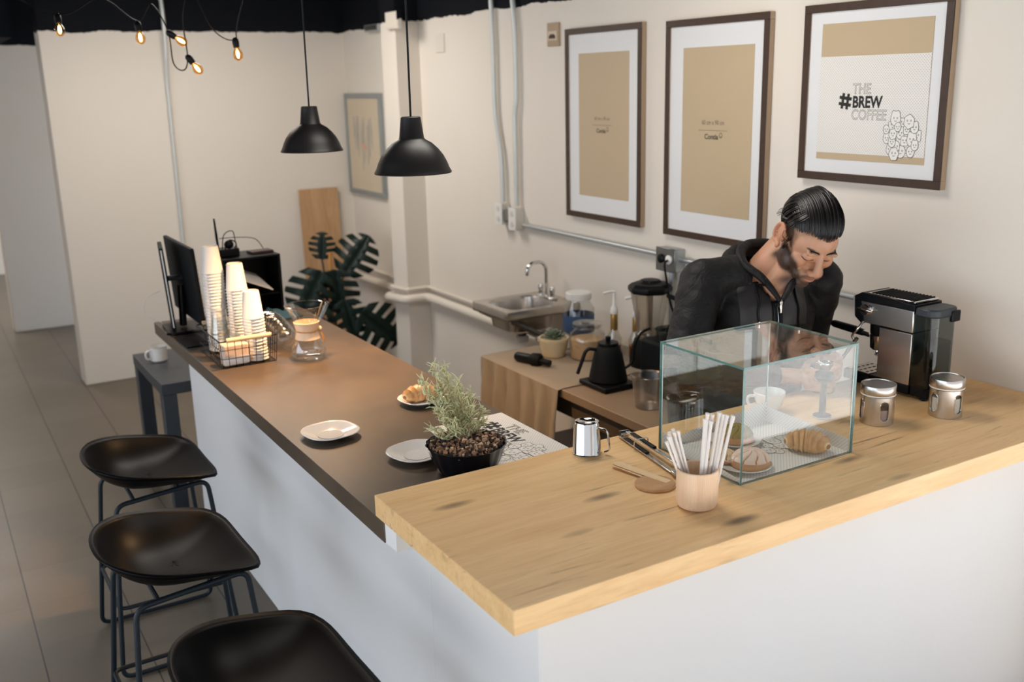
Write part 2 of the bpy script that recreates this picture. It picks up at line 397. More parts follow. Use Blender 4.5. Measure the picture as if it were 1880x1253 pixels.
struct(MB().box(-.29, -.16, 5.9, 7.70, 2.30, 2.75).build('trim_1', 'ceil'))
struct(MB().box(1.84, 2.0, 4.41, 4.63, 0, 2.75).build('wall_column', 'wall', bevel=.004))
# small things painted onto / fixed to the column head
t = thing('junction_box', 'pale square box fixed high on the wall column in the black band', 'electrical box', (1.84, 4.36, 2.28))
MB().box(-.03, 0, -.06, .12, 0, .11).build('box_body', 'wall', t, bevel=.004); MB().box(-.034, -.03, -.05, .11, .01, .10).build('cover', 'paintpipe', t, bevel=.003)
t = thing('cable_box', 'small grey box at the black paint edge left of the column', 'electrical box', (2.0, 5.03, 2.30))
MB().box(-.05, 0, -.12, .12, 0, .045).build('box_body', 'galv', t, bevel=.004); MB().box(-.053, -.05, -.10, .10, .008, .037).build('cover', 'chromed', t)

# bar: plaster L, dark slab, oak slab
b = MB(); b.prism([(.112, .60), (.60, .60), (.60, 3.08), (.112, 3.08)], 0, .872)
b.prism([(.112, .09), (1.995, .09), (1.995, .58), (.60, .58), (.60, .60), (.112, .60)], 0, .926)
bar = tag(b.build('bar_counter', 'plaster', bevel=.004), 'white plastered L-shaped bar base below the worktops', 'bar counter')
MB().box(.003, .112, .545, .609, .874, .926).build('support_block', 'plaster', bar)
dk = tag(MB().box(0, .658, .61, 3.18, .8725, DZ, Matrix.Translation((-.3, -1.9, -.9))).build('dark_worktop', 'darktop', loc=(.3, 1.9, .9), bevel=.0015, seg=1), 'dark brown mottled worktop slab on the long bar side', 'worktop')
ok = tag(MB().box(0, 1.998, 0, .658, .9265, WZ, Matrix.Translation((-1, -.33, -.95))).build('oak_worktop', 'oak', loc=(1, .33, .95), bevel=.0015, seg=1), 'thick oak worktop slab with knots at the near bar end', 'worktop')

# pipes along the right wall and around the column
def run(name, pts, r, mat, label, cat, rad=.05, n=12):
    o = MB().tube(rpath(pts, rad), r, n).build(name, mat, off=pts[0], loc=pts[0], smooth=60); return tag(o, label, cat)
run('water_pipe', [(1.963, 2.0, .585), (1.963, 4.37, .585), (1.803, 4.37, .585), (1.803, 4.67, .56), (1.963, 4.67, .56), (1.963, 5.62, .545)], .030, 'paintpipe', 'thick cream-painted pipe along the right wall and around the column', 'pipe')
run('trim_pipe', [(1.985, 2.0, .645), (1.985, 4.395, .645), (1.825, 4.395, .645), (1.825, 4.645, .63), (1.985, 4.645, .63), (1.985, 5.62, .62)], .012, 'paintpipe', 'thin cream-painted pipe just above the thick wall pipe', 'pipe', .02)
# conduits
run('conduit', [(.728, 5.645, 2.72), (.727, 5.60, 2.40), (.722, 5.60, 2.20), (.719, 5.648, 2.0), (.708, 5.648, .2)], .014, 'cond', 'grey conduit running down the back wall', 'conduit', .08)
run('conduit', [(1.975, 3.47, 2.74), (1.975, 3.44, 2.2), (1.975, 3.44, 1.77), (1.975, 3.375, 1.56), (1.975, 3.372, 1.30)], .0135, 'cond', 'white conduit with an offset bend ending at the left outlet box', 'conduit', .12)
run('conduit', [(1.975, 3.30, 2.74), (1.975, 3.205, 2.26), (1.975, 3.205, 1.85), (1.975, 3.225, 1.78), (1.975, 3.225, 1.29)], .0135, 'cond', 'straight white conduit ending at the right outlet box', 'conduit', .12)
run('conduit', [(1.975, 3.16, 1.19), (1.975, 1.98, 1.185)], .012, 'galv', 'horizontal galvanised conduit along the right wall below the pictures', 'conduit')
run('conduit', [(1.975, 1.86, 1.18), (1.975, .9, 1.175)], .012, 'galv', 'galvanised conduit leaving the double socket towards the barista', 'conduit')
run('conduit', [(1.975, 1.91, 1.12), (1.975, 1.91, .72)], .012, 'galv', 'short vertical conduit below the double socket', 'conduit')
def outlet(y, z, label, w=.07, h=.115, mats='outlet', metal=False):
    t = thing('outlet_box', label, 'socket', (2.0, y, z))
    MB().box(-.055, 0, -w/2, w/2, -h/2, h/2).build('box_body', 'galv' if metal else 'outlet', t, bevel=.004)
    MB().box(-.060, -.055, -w/2-.003, w/2+.003, -h/2-.003, h/2+.003).build('face_plate', 'chromed' if metal else 'whiteplastic', t, bevel=.002)
    for s in ((-.25, .25) if not metal else ()):
        MB().lathe([(.015, 0), (.016, .003), (.0, .004)], 16, T=Matrix.Translation((-.060, 0, s*h)) @ Matrix.Rotation(-PI/2, 4, 'Y')).build('socket_outlet', 'outlet', t)
    return t
outlet(3.372, 1.235, 'left of two white outlet boxes under the wall conduits'); outlet(3.225, 1.22, 'right of two white outlet boxes under the wall conduits')
tag(MB().box(1.95, 1.995, 3.27, 3.33, 1.20, 1.26).build('conduit_coupling', 'chromed', off=(1.97, 3.3, 1.23), loc=(1.97, 3.3, 1.23), bevel=.004), 'grey coupling between the two white outlet boxes', 'conduit fitting')
t = outlet(1.915, 1.175, 'metal double socket on the conduit behind the blender', .125, .10, metal=True)
for s in (-1, 1):
    MB().lathe([(.020, 0), (.021, .006), (.012, .012)], 20, T=Matrix.Translation((-.060, s*.028, .003)) @ Matrix.Rotation(-PI/2, 4, 'Y')).build('socket_outlet', 'black' if s > 0 else 'whiteplastic', t)
# wall plates
t = thing('wall_card', 'small brown card holder with a photo, left of the left picture', 'wall plate', (2.0, 2.866, 2.172))
MB().box(-.012, 0, -.052, .052, -.056, .056).build('plate', 'framegold', t, bevel=.002); MB().box(-.015, -.012, -.04, .04, -.028, .016).build('photo', 'artpaper', t)
m = MB()
for k in range(5): m.ball((-.017, -.02+.01*k, -.012+.006*(k % 2)), (.002, .009, .009), 10, 6)
m.build('print', 'red', t)
tag(MB().box(1.992, 2.0, 4.055, 4.165, 2.13, 2.24).build('blank_plate', 'paintpipe', off=(2, 4.11, 2.18), loc=(2, 4.11, 2.18), bevel=.003), 'beige blank plate high on the wall beside the column', 'wall plate')

# ------------------------------------------------------------------ pictures (local: x right, y into wall, z up)
def picture(label, yc, zc, w, h, mw, x=1.97, mats=('frame', 'framegold'), fw=.028, depth=.028, open_=None, insert='kraft', name='picture'):
    t = thing(name, label, 'picture', (x, yc, zc), -PI/2)
    m = MB()
    for (a, b_, c, d) in ((-w/2, w/2, h/2-fw, h/2), (-w/2, w/2, -h/2, -h/2+fw), (-w/2, -w/2+fw, -h/2+fw, h/2-fw), (w/2-fw, w/2, -h/2+fw, h/2-fw)):
        m.cur = 0; m.box(a, b_, 0, .004, c, d)
        m.cur = 1; m.box(a, b_, .004, depth, c, d)
    m.build('frame', mats, t, bevel=.001, seg=1)
    MB().box(-w/2+fw, w/2-fw, .008, .012, -h/2+fw, h/2-fw).build('mount', 'mat', t)
    ox0, ox1, oz0, oz1 = open_
    MB().box(ox0, ox1, .0062, .0085, oz0, oz1).build('insert', insert, t)
    return t
FT = Matrix.Translation((0, .0058, 0)) @ Matrix.Rotation(PI/2, 4, 'X')
def insert_text(t, zc, s=1.0):
    m = MB()
    text_mb(m, '60 cm x 90 cm', .026*s, FT @ Matrix.Translation((0, zc+.030, 0)), align='CENTER', sx=.85)
    m.box(-.085*s, .085*s, .0052, .0058, zc+.006, zc+.0075); m.build('size_print', 'inkf', t, smooth=0)
    m = MB(); text_mb(m, 'Contia', .030*s, FT @ Matrix.Translation((-.008, zc-.028, 0)), align='CENTER', bold=.0006)
    cx, cz = .048*s, zc-.012; ring = [(cx+.008*math.cos(a*PI/8), cz+.010*math.sin(a*PI/8)) for a in range(16)]
    m.ribbon(ring, .002, FT, closed=True); m.ribbon([(cx-.006+.012*k/6, cz-.003-.003*math.sin(PI*k/6)) for k in range(7)], .0018, FT)
    m.build('maker_print', 'ink', t, smooth=0)
t = picture('leftmost of the three large wall pictures, blank tan insert', 2.435, 1.739, .60, .90, 0, open_=(-.19, .205, -.338, .333)); insert_text(t, -.005, .9)
t = picture('middle of the three large wall pictures, blank tan insert with print', 1.671, 1.731, .60, .90, 0, open_=(-.19, .222, -.337, .337)); insert_text(t, 0)
t = picture('square picture with cafe logo and doodles above the barista', .896, 1.883, .607, .607, 0, open_=(-.222, .232, -.228, .236))
def dots_mat():
    q = NT('halftone_print'); v = q.coords('Object', (1, 1, 1)); s = q.sep(v)
    # two interleaved dot lattices on the sheet (object x and z, or x and y when flat)
    def lattice(ox, oz):
        a = q.math('SUBTRACT', q.math('FRACT', q.math('ADD', q.math('DIVIDE', s[0], .0105), ox)), .5); b_ = q.math('SUBTRACT', q.math('FRACT', q.math('ADD', q.math('DIVIDE', q.math('ADD', s[1], s[2]), .0105), oz)), .5)
        return q.math('LESS_THAN', q.math('ADD', q.math('MULTIPLY', a, a), q.math('MULTIPLY', b_, b_)), .042)
    d = q.math('MAXIMUM', lattice(0, 0), lattice(.5, .5))
    return q.pbr(q.mix(q.math('MULTIPLY', d, .40), srgb(230, 226, 220), srgb(128, 116, 102)), .6)
M['dots'] = dots_mat(); M['doodlepaper'] = simple('doodle_paper', srgb(230, 226, 220), .6)
MB().box(-.2215, .2315, .0055, .0062, -.205, .125).build('halftone_sheet', 'dots', t)
def logo(parent, T, s=1.0, small=True):
    """hash sign with a heart hole, THE / BREW / COFFEE; T maps the xy sheet to the place"""
    m = MB(); R_ = Matrix.Rotation(-.12, 4, 'Z'); u = .0115*s; Th = T @ Matrix.Translation((-.060*s, .004*s, 0)) @ R_
    for i in range(-2, 3):
        for j in range(-2, 3):
            if (abs(i) == 2 and abs(j) == 2) or (abs(i) == 2 and j == 0) or (abs(j) == 2 and i == 0) or (i == 0 and j == 0): continue
            m.box((i-.52)*u, (i+.52)*u, (j-.52)*u, (j+.52)*u, 0, .0003, Th)
    text_mb(m, 'BREW', .058*s, T @ Matrix.Translation((-.026*s, -.018*s, 0)), bold=.0022*s, sx=.86)
    m.build('logo_print', 'ink', parent, smooth=0)
    m = MB()
    text_mb(m, 'THE', .054*s, T @ Matrix.Translation((-.028*s, .031*s, 0)), outline=.0007*s, sx=.86); m.build('outline_print', 'inkf', parent, smooth=0); m = MB()
    text_mb(m, 'COFFEE', .054*s, T @ Matrix.Translation((-.028*s, -.063*s, 0)), outline=.0007*s, sx=.86)
    m.build('outline_print', 'inkf', parent, smooth=0)
logo(t, FT @ Matrix.Translation((-.048, -.030, .0006)), .92)
def doodles(m, T, rng, w, h, n, size, wd):
    """pile of small invented blob faces: paper-coloured fill (slot 1) with ink outlines (slot 0), each lying over the last"""
    spots = []
    for k in range(n*30):
        a = rng.random()*2*PI; rr = math.sqrt(rng.random())*.9; c = (w*rr*math.cos(a), h*rr*math.sin(a))
        if all(math.hypot(c[0]-s[0], c[1]-s[1]) > size*1.05 for s in spots): spots.append(c)
        if len(spots) >= n: break
    for k, (cx, cy) in enumerate(spots):
        r = size*(.75+.4*rng.random()); kind = rng.randrange(5); pts = []; ns = 30; ph = rng.random()*6; lz = .00006*k
        for i in range(ns):
            b_ = 2*PI*i/ns; q = 1
            if kind == 0: q = 1+.07*math.cos(6*b_+ph)
            elif kind == 1: q = 1/max(abs(math.cos(b_)), abs(math.sin(b_)), .76)*.86
            elif kind == 2: q = 1+.35*(max(0, math.cos(b_-1.1))**14+max(0, math.cos(b_-2.05))**14)
            elif kind == 3: q = .9+.18*max(0, math.sin(b_))
            pts.append((cx+r*q*math.cos(b_)*.88, cy+r*q*math.sin(b_)))
        Tk = T @ Matrix.Translation((0, 0, lz)); Tl = T @ Matrix.Translation((0, 0, lz+.00003))
        m.cur = 1; m.add([(x, y, 0) for x, y in pts], [tuple(range(ns))], Tk); m.cur = 0
        m.ribbon(pts, wd, Tl, closed=True)
        for s in (-1, 1):
            m.ribbon([(cx+s*r*.3+r*.09*math.cos(i), cy+r*.15+r*.13*math.sin(i)) for i in range(6)], wd*.9, Tl, closed=True)
        m.ribbon([(cx-r*.2+r*.4*i/5, cy-r*.2-r*.14*math.sin(PI*i/5)) for i in range(6)], wd, Tl)
m = MB(); doodles(m, FT @ Matrix.Translation((.138, -.140, .0006)), random.Random(3), .074, .070, 26, .020, .0016); m.build('doodle_print', ['ink', 'doodlepaper'], t, smooth=0)


t = picture('silver-framed sketch on the right wall beyond the column', 5.33, 1.535, .64, .72, 0, x=1.972, mats=('silverframe', 'silverframe'), fw=.035, open_=(-.285, .285, -.325, .325), insert='artpaper')
rk = random.Random(21); m = MB()
for k in range(26):
    x = rk.uniform(-.19, .17); z1 = .20-rk.random()*.10; z0 = z1-rk.uniform(.05, .16)-.16*(1-abs(x)/.19); wv = rk.uniform(.004, .022)
    m.prism([(x, z0), (x+wv*.6, z0-.01), (x+wv, z1), (x+wv*.3, z1+.01)], 0, .0003+.00002*k, FT)
m.build('sketch_print', 'sketch', t, smooth=0)
m = MB(); m.prism([(-.06, .02), (.04, .0), (.05, -.04), (-.04, -.03)], 0.0010, .0012, FT); m.build('sketch_accent', 'peach', t, smooth=0)

# ------------------------------------------------------------------ pendants
def pendant(x, y, z0, label, lit):
    t = thing('pendant_lamp', label, 'lamp', (x, y, z0))
    pr = [(.1115, 0), (.1125, .003), (.1105, .006), (.106, .014), (.1, .03), (.09, .05), (.076, .068), (.058, .085), (.040, .095), (.0375, .098), (.036, .10), (.0285, .158), (.026, .160), (0.0, .160)]
    MB().lathe(pr, 56, cap0=False, cap1=False).build('lamp_shade', 'shade', t, smooth=35)
    MB().lathe([(r-.002, z-.0005 if i else 0) for i, (r, z) in enumerate(pr[:9])]+[(0, .093)], 40, cap0=False, cap1=False).build('shade_lining', 'shadein', t)
    MB().tube([(0, 0, .16), (.003, 0, .6), (0, 0, 2.75-z0)], .0032, 8).build('cord', 'black', t)
    s = MB().lathe([(.018, .045), (.018, .09), (.0, .09)], 16).build('lamp_holder', 'black', t)
    MB().lathe([(0, 0), (.012, .003), (.019, .012), (.020, .022), (.013, .040), (.012, .045)], 20, c=(0, 0, .005), cap0=False).build('bulb', 'bulblit' if lit else 'whiteplastic', s)
    if lit:
        l = bpy.data.lights.new('pendant_light', 'SPOT'); l.energy = 50; l.spot_size = math.radians(125); l.spot_blend = .9; l.shadow_soft_size = .02; l.color = (1, .58, .26)
        o = bpy.data.objects.new('pendant_light', l); COL.objects.link(o); o.location = (0, 0, -.002); o.parent = t
pendant(.413, 2.07, 1.722, 'left black metal pendant lamp hanging further along the bar', True)
pendant(.40, 1.195, 1.700, 'right, nearer black metal pendant lamp above the potted herb', False)

# string lights near the ceiling
cab = [(-.9, 3.5, 2.72), (-.5, 3.35, 2.42), (-.221, 3.293, 2.27), (-.06, 3.2, 2.33), (.060, 3.11, 2.235), (.12, 3.08, 2.30), (.168, 3.044, 2.19), (.172, 3.02, 2.06), (.205, 2.99, 2.03), (.224, 2.982, 2.085), (.222, 2.99, 2.25), (.27, 3.0, 2.35), (.335, 2.95, 2.19), (.406, 2.894, 2.15), (.43, 2.89, 2.25), (.6, 2.85, 2.72)]
def cr_(P, n=8):
    P = [Vector(p) for p in P]; out = []
    for i in range(len(P)-1):
        a, b_, c, d = P[max(i-1, 0)], P[i], P[i+1], P[min(i+2, len(P)-1)]
        for k in range(n):
            s = k/n; out.append(.5*((2*b_)+(c-a)*s+(2*a-5*b_+4*c-d)*s*s+(3*b_-a-3*c+d)*s**3))
    out.append(P[-1]); return out
tag(MB().tube(cr_(cab), .0028, 6).build('light_cable', 'black', off=cab[6], loc=cab[6]), 'thin black looping cable of the string lights', 'cable')
blb = [((-.221, 3.293, 2.265), (-.01, -.25, -.95), 'leftmost glowing amber string bulb seen against the black band', 1), ((.062, 3.11, 2.225), (.05, -.2, -1), 'glowing string bulb left of the back wall conduit', 1),
       ((.168, 3.044, 2.185), (.8, -.1, -.55), 'tilted string bulb just right of the back wall conduit', 0), ((.224, 2.982, 2.085), (.55, -.1, -.8), 'lowest string bulb hanging on a cable loop', 0), ((.406, 2.894, 2.15), (.08, -.1, -1), 'rightmost string bulb hanging near the left pendant cord', 0)]
for i, (p, d, lab, am) in enumerate(blb):
    t = thing('string_bulb', lab, 'light bulb', p, group='string light bulbs', rot=Vector(d).to_track_quat('-Z', 'Y').to_euler())
    MB().lathe([(.006, .008), (.013, .0), (.0145, -.012), (.0125, -.034), (.0, -.034)], 16).build('socket', 'black', t)
    MB().lathe([(.008, -.034), (.013, -.042), (.0195, -.056), (.021, -.066), (.017, -.078), (.008, -.086), (0, -.088)], 20, cap0=False, cap1=False).build('bulb_glass', 'amberglass', t)
    MB().ball((0, 0, -.060), (.006, .006, .017), 10, 8).build('filament', 'filament', t)

# ------------------------------------------------------------------ stools
def make_stool(label, x, y, rz):
    t = thing('bar_stool', label, 'stool', (x, y, 0), rz, 'black bar stools along the bar')
    # shell: D-shaped plan, straight front at +x, curled rim rising to the back
    def outline(a):   # a in 0..1 around, starting at the front centre
        th = 2*PI*a
        c, s_ = math.cos(th), math.sin(th)
        if c > 0:  e = 5.5; k = (abs(c)**e+abs(s_)**e)**(-1/e); return .205*c*k, .250*s_*k
        e = 2.35; k = (abs(c)**e+abs(s_)**e)**(-1/e); return .205*c*k, .250*s_*k
    def f(u, v):
        ox, oy = outline(u); s_ = v
        back = max(0, min(1, (.19-ox)/.36)); rim = .082*back**.85
        k = (s_**3.0)
        side = (abs(oy)/.25)**2
        wx = ox*(s_**.9) ; wy = oy*(s_**.9)
        z = -.030+.030*s_**2.2*(1-.0*side) + rim*k + .012*side*s_**3*(1-back)
        if s_ > .93: z -= .004*(s_-.93)/.07
        return (wx-.012, wy, .660+z)
    seat = MB().grid(f, 56, 14, closeu=True).build('seat_shell', 'stoolseat', t, smooth=70, solid=.009)
    # closed trapezoid loops on the near and far side
    for s in (-1, 1):
        loop = [(.085, s*.150, .643), (-.165, s*.150, .630), (-.205, s*.215, .010), (.205, s*.215, .010), ]
        loop = [(.155, s*.150, .630), (-.150, s*.150, .606), (-.205, s*.212, .010), (.205, s*.212, .010)]
        MB().tube(rpath(loop, .035, 7, closed=True), .0082, 10, closed=True).build('side_frame', 'tube', t, smooth=60)
    k = (.25-.01)/.60
    ring = [(-.205+.055*k, -.212+.062*k, .25), (.205-.04*k, -.212+.062*k, .25), (.205-.04*k, .212-.062*k, .25), (-.205+.055*k, .212-.062*k, .25)]
    MB().tube(rpath(ring, .03, 6, closed=True), .0072, 10, closed=True).build('footrest', 'tube', t, smooth=60)
    m = MB(); m.tube([(.06, -.15, .622), (.06, .15, .622)], .007, 8); m.tube([(-.09, -.15, .611), (-.09, .15, .611)], .007, 8); m.build('seat_bracket', 'tube', t)
    return t
make_stool('farthest of three black bar stools, beside the small side table', -.280, 2.03, 0)
make_stool('middle black bar stool between the other two stools', -.362, 1.285, .02)
make_stool('nearest black bar stool, cut off by the lower picture edge', -.318, .51, .02)

# ------------------------------------------------------------------ side table with mug
t = thing('side_table', 'small charcoal table at the far end of the bar', 'table', (.33, 3.5, 0))
MB().box(-.335, .30, -.335, .33, .575, .63).build('tabletop', 'charcoal', t, bevel=.003)
for sx_ in (-1, 1):
    for sy_ in (-1, 1):
        cx, cy = (-.30 if sx_ < 0 else .265), (-.30 if sy_ < 0 else .295)
        MB().box(cx-.033, cx+.033, cy-.033, cy+.033, 0, .575).build('leg', 'charcoal', t, bevel=.003)
t = thing('mug', 'white enamel mug on the small charcoal side table', 'mug', (.085, 3.62, .6305), .4)
MB().lathe([(.0, .0), (.036, .0), (.040, .004), (.044, .07), (.0455, .074), (.0425, .072), (.038, .006), (0, .005)], 36, cap0=False, cap1=False).build('mug_body', 'ceramic', t)
MB().lathe([(.0458, .0725), (.0465, .075), (.043, .075)], 36, cap0=False, cap1=False).build('rim', 'galv', t)
MB().tube(rpath([(-.04, 0, .06), (-.075, 0, .058), (-.07, 0, .02), (-.04, 0, .018)], .02), .005, 8).build('handle', 'ceramic', t)
# ------------------------------------------------------------------ dark bar: plates, planter, placemat
def sq_pt(a, e=3.2):
    c, s = math.cos(a), math.sin(a); k = (abs(c)**e+abs(s)**e)**(-1/e); return c*k, s*k
def saucer(label, x, y, rz, r=.066, name='plate'):
    t = thing(name, label, 'plate', (x, y, DZ+.0005), rz)
    def top(u, v):
        cx, cy = sq_pt(2*PI*u); q = 1+.06*abs(math.cos(4*PI*u))*v*v
        lift = .002+.017*max(0, (v-.45)/.55)**1.5
        if .36 < v < .44: lift += .0012
        ri = r*v
        mixk = max(0, (v-.45)/.55)
        px = ri*(math.cos(2*PI*u)*(1-mixk)+cx*mixk*q); py = ri*(math.sin(2*PI*u)*(1-mixk)+cy*mixk*q)
        return px, py, lift
    MB().grid(top, 64, 22, closeu=True).build('plate_body', 'ceramic', t, solid=.0028, smooth=80)
    MB().lathe([(.030*r/.066, 0), (.032*r/.066, .0), (.033*r/.066, .006), (.0, .006)], 32).build('foot_ring', 'ceramic', t)
    return t
saucer('empty white square saucer, the left of the two empty ones', .118, 1.268, .15, .078)
saucer('empty white square saucer partly hidden by the black planter', .262, .962, .22, .079)
saucer('white saucer under the croissant behind the herb', .485, 1.40, .15, .068)

def croissant(name, label, loc, rz, L=.15, R=.034, bend=1.5, seed=0, tilt=0):
    t = thing(name, label, 'croissant', loc, rz)
    col = []
    nu, nv = 110, 30; rb = L/(2*math.sin(bend/2)); rnd = random.Random(seed)
    def f(u, v):
        s = 2*u-1; a = s*bend/2; env = max(.0, 1-abs(s)**2.6)**.62
        k = abs(s)*3.6+.5; fr = k-math.floor(k); step = (1-fr)**.8
        r = R*env*(.76+.25*step)+.0015
        th = 2*PI*v
        ns = noise.noise(Vector((s*6, math.cos(th)*2, math.sin(th)*2+seed)))*.06
        r *= (1+ns)
        px = rb*math.sin(a); py = rb*math.cos(a)-rb
        fl = .90 if math.sin(th) > 0 else .68
        cx, cy = math.sin(a), math.cos(a)
        d = (step, fr, math.sin(th), abs(s)); col.append(d)
        z = r*math.sin(th)*fl
        return px+cx*r*math.cos(th), py+cy*r*math.cos(th), max(z, -R*.55)+R*.55
    o = MB().grid(f, nu, nv).build('pastry_body', 'croissant', t, smooth=80)
    at_ = o.data.color_attributes.new('Col', 'FLOAT_COLOR', 'POINT')
    for i, (st, fr, sn, s_) in enumerate(col):
        k = max(0, min(1, .52*st**1.5+.25*(sn*.5+.5)+.30*s_**2+.10*math.sin(fr*34)))
        if fr > .80: k *= .35
        at_.data[i].color = (k, k, k, 1)
    return t
q = NT('croissant_crust'); a_ = q.n('ShaderNodeAttribute', attribute_name='Col'); v_ = q.coords('Object')
n_ = q.noise(v_, 60, 5, .6)
M['croissant'] = q.pbr(q.ramp(q.math('ADD', a_.outputs['Fac'], q.math('MULTIPLY', q.math('SUBTRACT', n_, .5), .5)), [(.15, (.86, .62, .34, 1)), (.5, (.70, .38, .14, 1)), (.95, (.36, .13, .035, 1))]), .38, 0, q.bump(n_, .3, .002))
croissant('croissant', 'dark golden croissant on the saucer behind the herb', (.490, 1.410, DZ+.0085), -.15, .125, .036, 1.2, 3)

# placemats with logo print
MATS_ = []
t = thing('placemat', 'printed paper placemat under the black planter', 'placemat', (.52, .93, DZ+.0006), 0)
MB().box(-.135, .133, -.265, .230, 0, .0006).build('sheet', 'dots', t)
Tm = Matrix.Translation((.02, .06, .0008)) @ Matrix.Rotation(-PI/2, 4, 'Z')
logo(t, Tm @ Matrix.Translation((-.02, .02, 0)), 1.0)
m = MB(); doodles(m, Matrix.Translation((-.005, -.105, .0009)) @ Matrix.Rotation(-PI/2, 4, 'Z'), random.Random(5), .06, .075, 16, .021, .0016); m.build('doodle_print', ['ink', 'doodlepaper'], t, smooth=0)

# planter with a curly pale herb
PX, PY = .330, .795
t = thing('potted_herb', 'black fluted planter with a curly pale green herb', 'potted plant', (PX, PY, DZ+.0012))
fl = lambda a, z: 1+.022*abs(math.cos(10*a))*(z/.08)
MB().lathe([(0, 0), (.070, 0), (.078, .003), (.092, .035), (.105, .074), (.108, .079), (.104, .079), (.098, .070), (.09, .05)], 120, cap0=False, cap1=False, fn=lambda a, z: 1+.03*abs(math.cos(9*a))*min(1, z/.03)).build('planter_bowl', 'potblack', t, smooth=30)
MB().lathe([(.097, .062), (.06, .070), (.02, .073), (0, .073)], 48, cap0=False, cap1=False).build('soil', 'soilbase', t)
rnd = random.Random(11)
ch = MB()
for i in range(1050):
    a = rnd.random()*2*PI; r = .098*math.sqrt(rnd.random()); z = .072+.010*(1-r/.1)+rnd.random()*.006; s_ = .0022+.0042*rnd.random()**1.5
    T = Matrix.Translation((r*math.cos(a), r*math.sin(a), z)) @ Euler((rnd.random()*6, rnd.random()*6, rnd.random()*6)).to_matrix().to_4x4()
    ch.cur = rnd.choice((0, 1, 2, 0, 2)); e = [s_*(1+rnd.random()), s_*(.6+.4*rnd.random()), s_*(.4+.3*rnd.random())]
    ch.box(-e[0], e[0], -e[1], e[1], -e[2], e[2], T)
o = ch.build('bark_mulch', ['bark', 'bark2', 'bark3'], t, smooth=0); o['kind'] = 'stuff'
stems = MB(); lv = MB()
def leaf(p, d, L, curl, rr=.0014):
    d = d.normalized(); side = d.cross(Vector((rnd.random()-.5, rnd.random()-.5, rnd.random()-.5))).normalized(); pts = [p]; q = p.copy()
    n = 6
    for k in range(n):
        d = (Quaternion(side, curl/n) @ d); q = q+d*(L/n); pts.append(q.copy())
    lv.tube(pts, [rr*1.1]+[rr*1.25]*(n-2)+[rr, rr*.4], 4, caps=False, flat=.6)
tops = [(-.052, .075, .290), (-.014, .09, .275), (.012, .055, .245), (-.085, .085, .255), (.05, .06, .20), (.078, .045, .150), (-.06, .03, .18), (.03, .10, .21), (-.03, .0, .15), (.06, .085, .13), (-.075, .06, .12), (.0, .02, .12), (.085, .05, .11), (-.05, .07, .23), (.03, .03, .17)]
for k, tp in enumerate(tops):
    b0 = Vector((.006+.01*rnd.random(), .028+.01*rnd.random(), .075)); tp = Vector(tp); mid = (b0+tp)/2+Vector(((rnd.random()-.5)*.02+(tp.x)*.25, (rnd.random()-.5)*.02, 0))
    pts = [(1-s)**2*b0+2*s*(1-s)*mid+s*s*tp for s in [i/10 for i in range(11)]]
    stems.tube(pts, [.0034-.0022*i/10 for i in range(11)], 6)
    L_ = (tp-b0).length; nl = int(L_*470)
    for j in range(nl):
        s = .16+.84*(j+rnd.random())/nl; s = min(s, 1); p = (1-s)**2*b0+2*s*(1-s)*mid+s*s*tp; ax = (tp-b0).normalized()
        a = j*2.4; sd_ = ax.cross(Vector((math.cos(a), math.sin(a), .2))).normalized()
        leaf(p, sd_*.8+ax*(.5+.6*s), (.030+.014*rnd.random())*(1.05-.35*s), rnd.choice((-1, 1))*rnd.uniform(2.4, 5.2) if rnd.random() < .6 else rnd.uniform(-1.2, 1.2))
stems.tube([(.012, .03, .068), (.006, .032, .10)], [.006, .004], 8)
stems.build('stem', 'stempale', t); lv.build('foliage', 'leafpale', t, smooth=60)

# ------------------------------------------------------------------ glass carafe with wooden collar
t = thing('coffee_carafe', 'hourglass glass coffee carafe with wooden collar and tie', 'carafe', (.372, 2.16, DZ+.001))
MB().lathe([(0, .004), (.050, .003), (.062, .010), (.068, .028), (.064, .05), (.045, .085), (.036, .105), (.035, .118), (.040, .135), (.060, .175), (.078, .210), (.080, .214), (.078, .212)], 48, cap0=False, cap1=False).build('glass_body', 'carafeglass', t, smooth=80)
MB().tube([(.079*math.cos(a*PI/20), .079*math.sin(a*PI/20), .213) for a in range(40)], .0022, 8, closed=True).build('glass_rim', 'carafeglass', t)
MB().tube(rpath([(.040, -.01, .13), (.078, -.02, .205), (.086, -.022, .216)], .02), .0075, 10).build('pour_spout', 'carafeglass', t)
MB().lathe([(.0372, .105), (.046, .080), (.0485, .081), (.0405, .110), (.0415, .114), (.0500, .146), (.0475, .147), (.0385, .115)], 40, cap0=False, cap1=False).build('wooden_collar', 'beech', t, smooth=30)
MB().tube([(.0425*math.cos(a*PI/16), .0425*math.sin(a*PI/16), .112) for a in range(32)], .002, 6, closed=True).build('leather_tie', 'orange', t)
b_ = MB(); b_.ball((.045, -.016, .117), .0095, 16, 10); b_.build('wooden_bead', 'beech', t)
b_ = MB(); b_.tube(rpath([(.045, -.016, .112), (.052, -.03, .085), (.050, -.032, .062)], .01), .0018, 6); b_.tube(rpath([(.046, -.014, .112), (.056, -.022, .09), (.060, -.024, .066)], .01), .0018, 6); b_.build('tie_ends', 'orange', t)

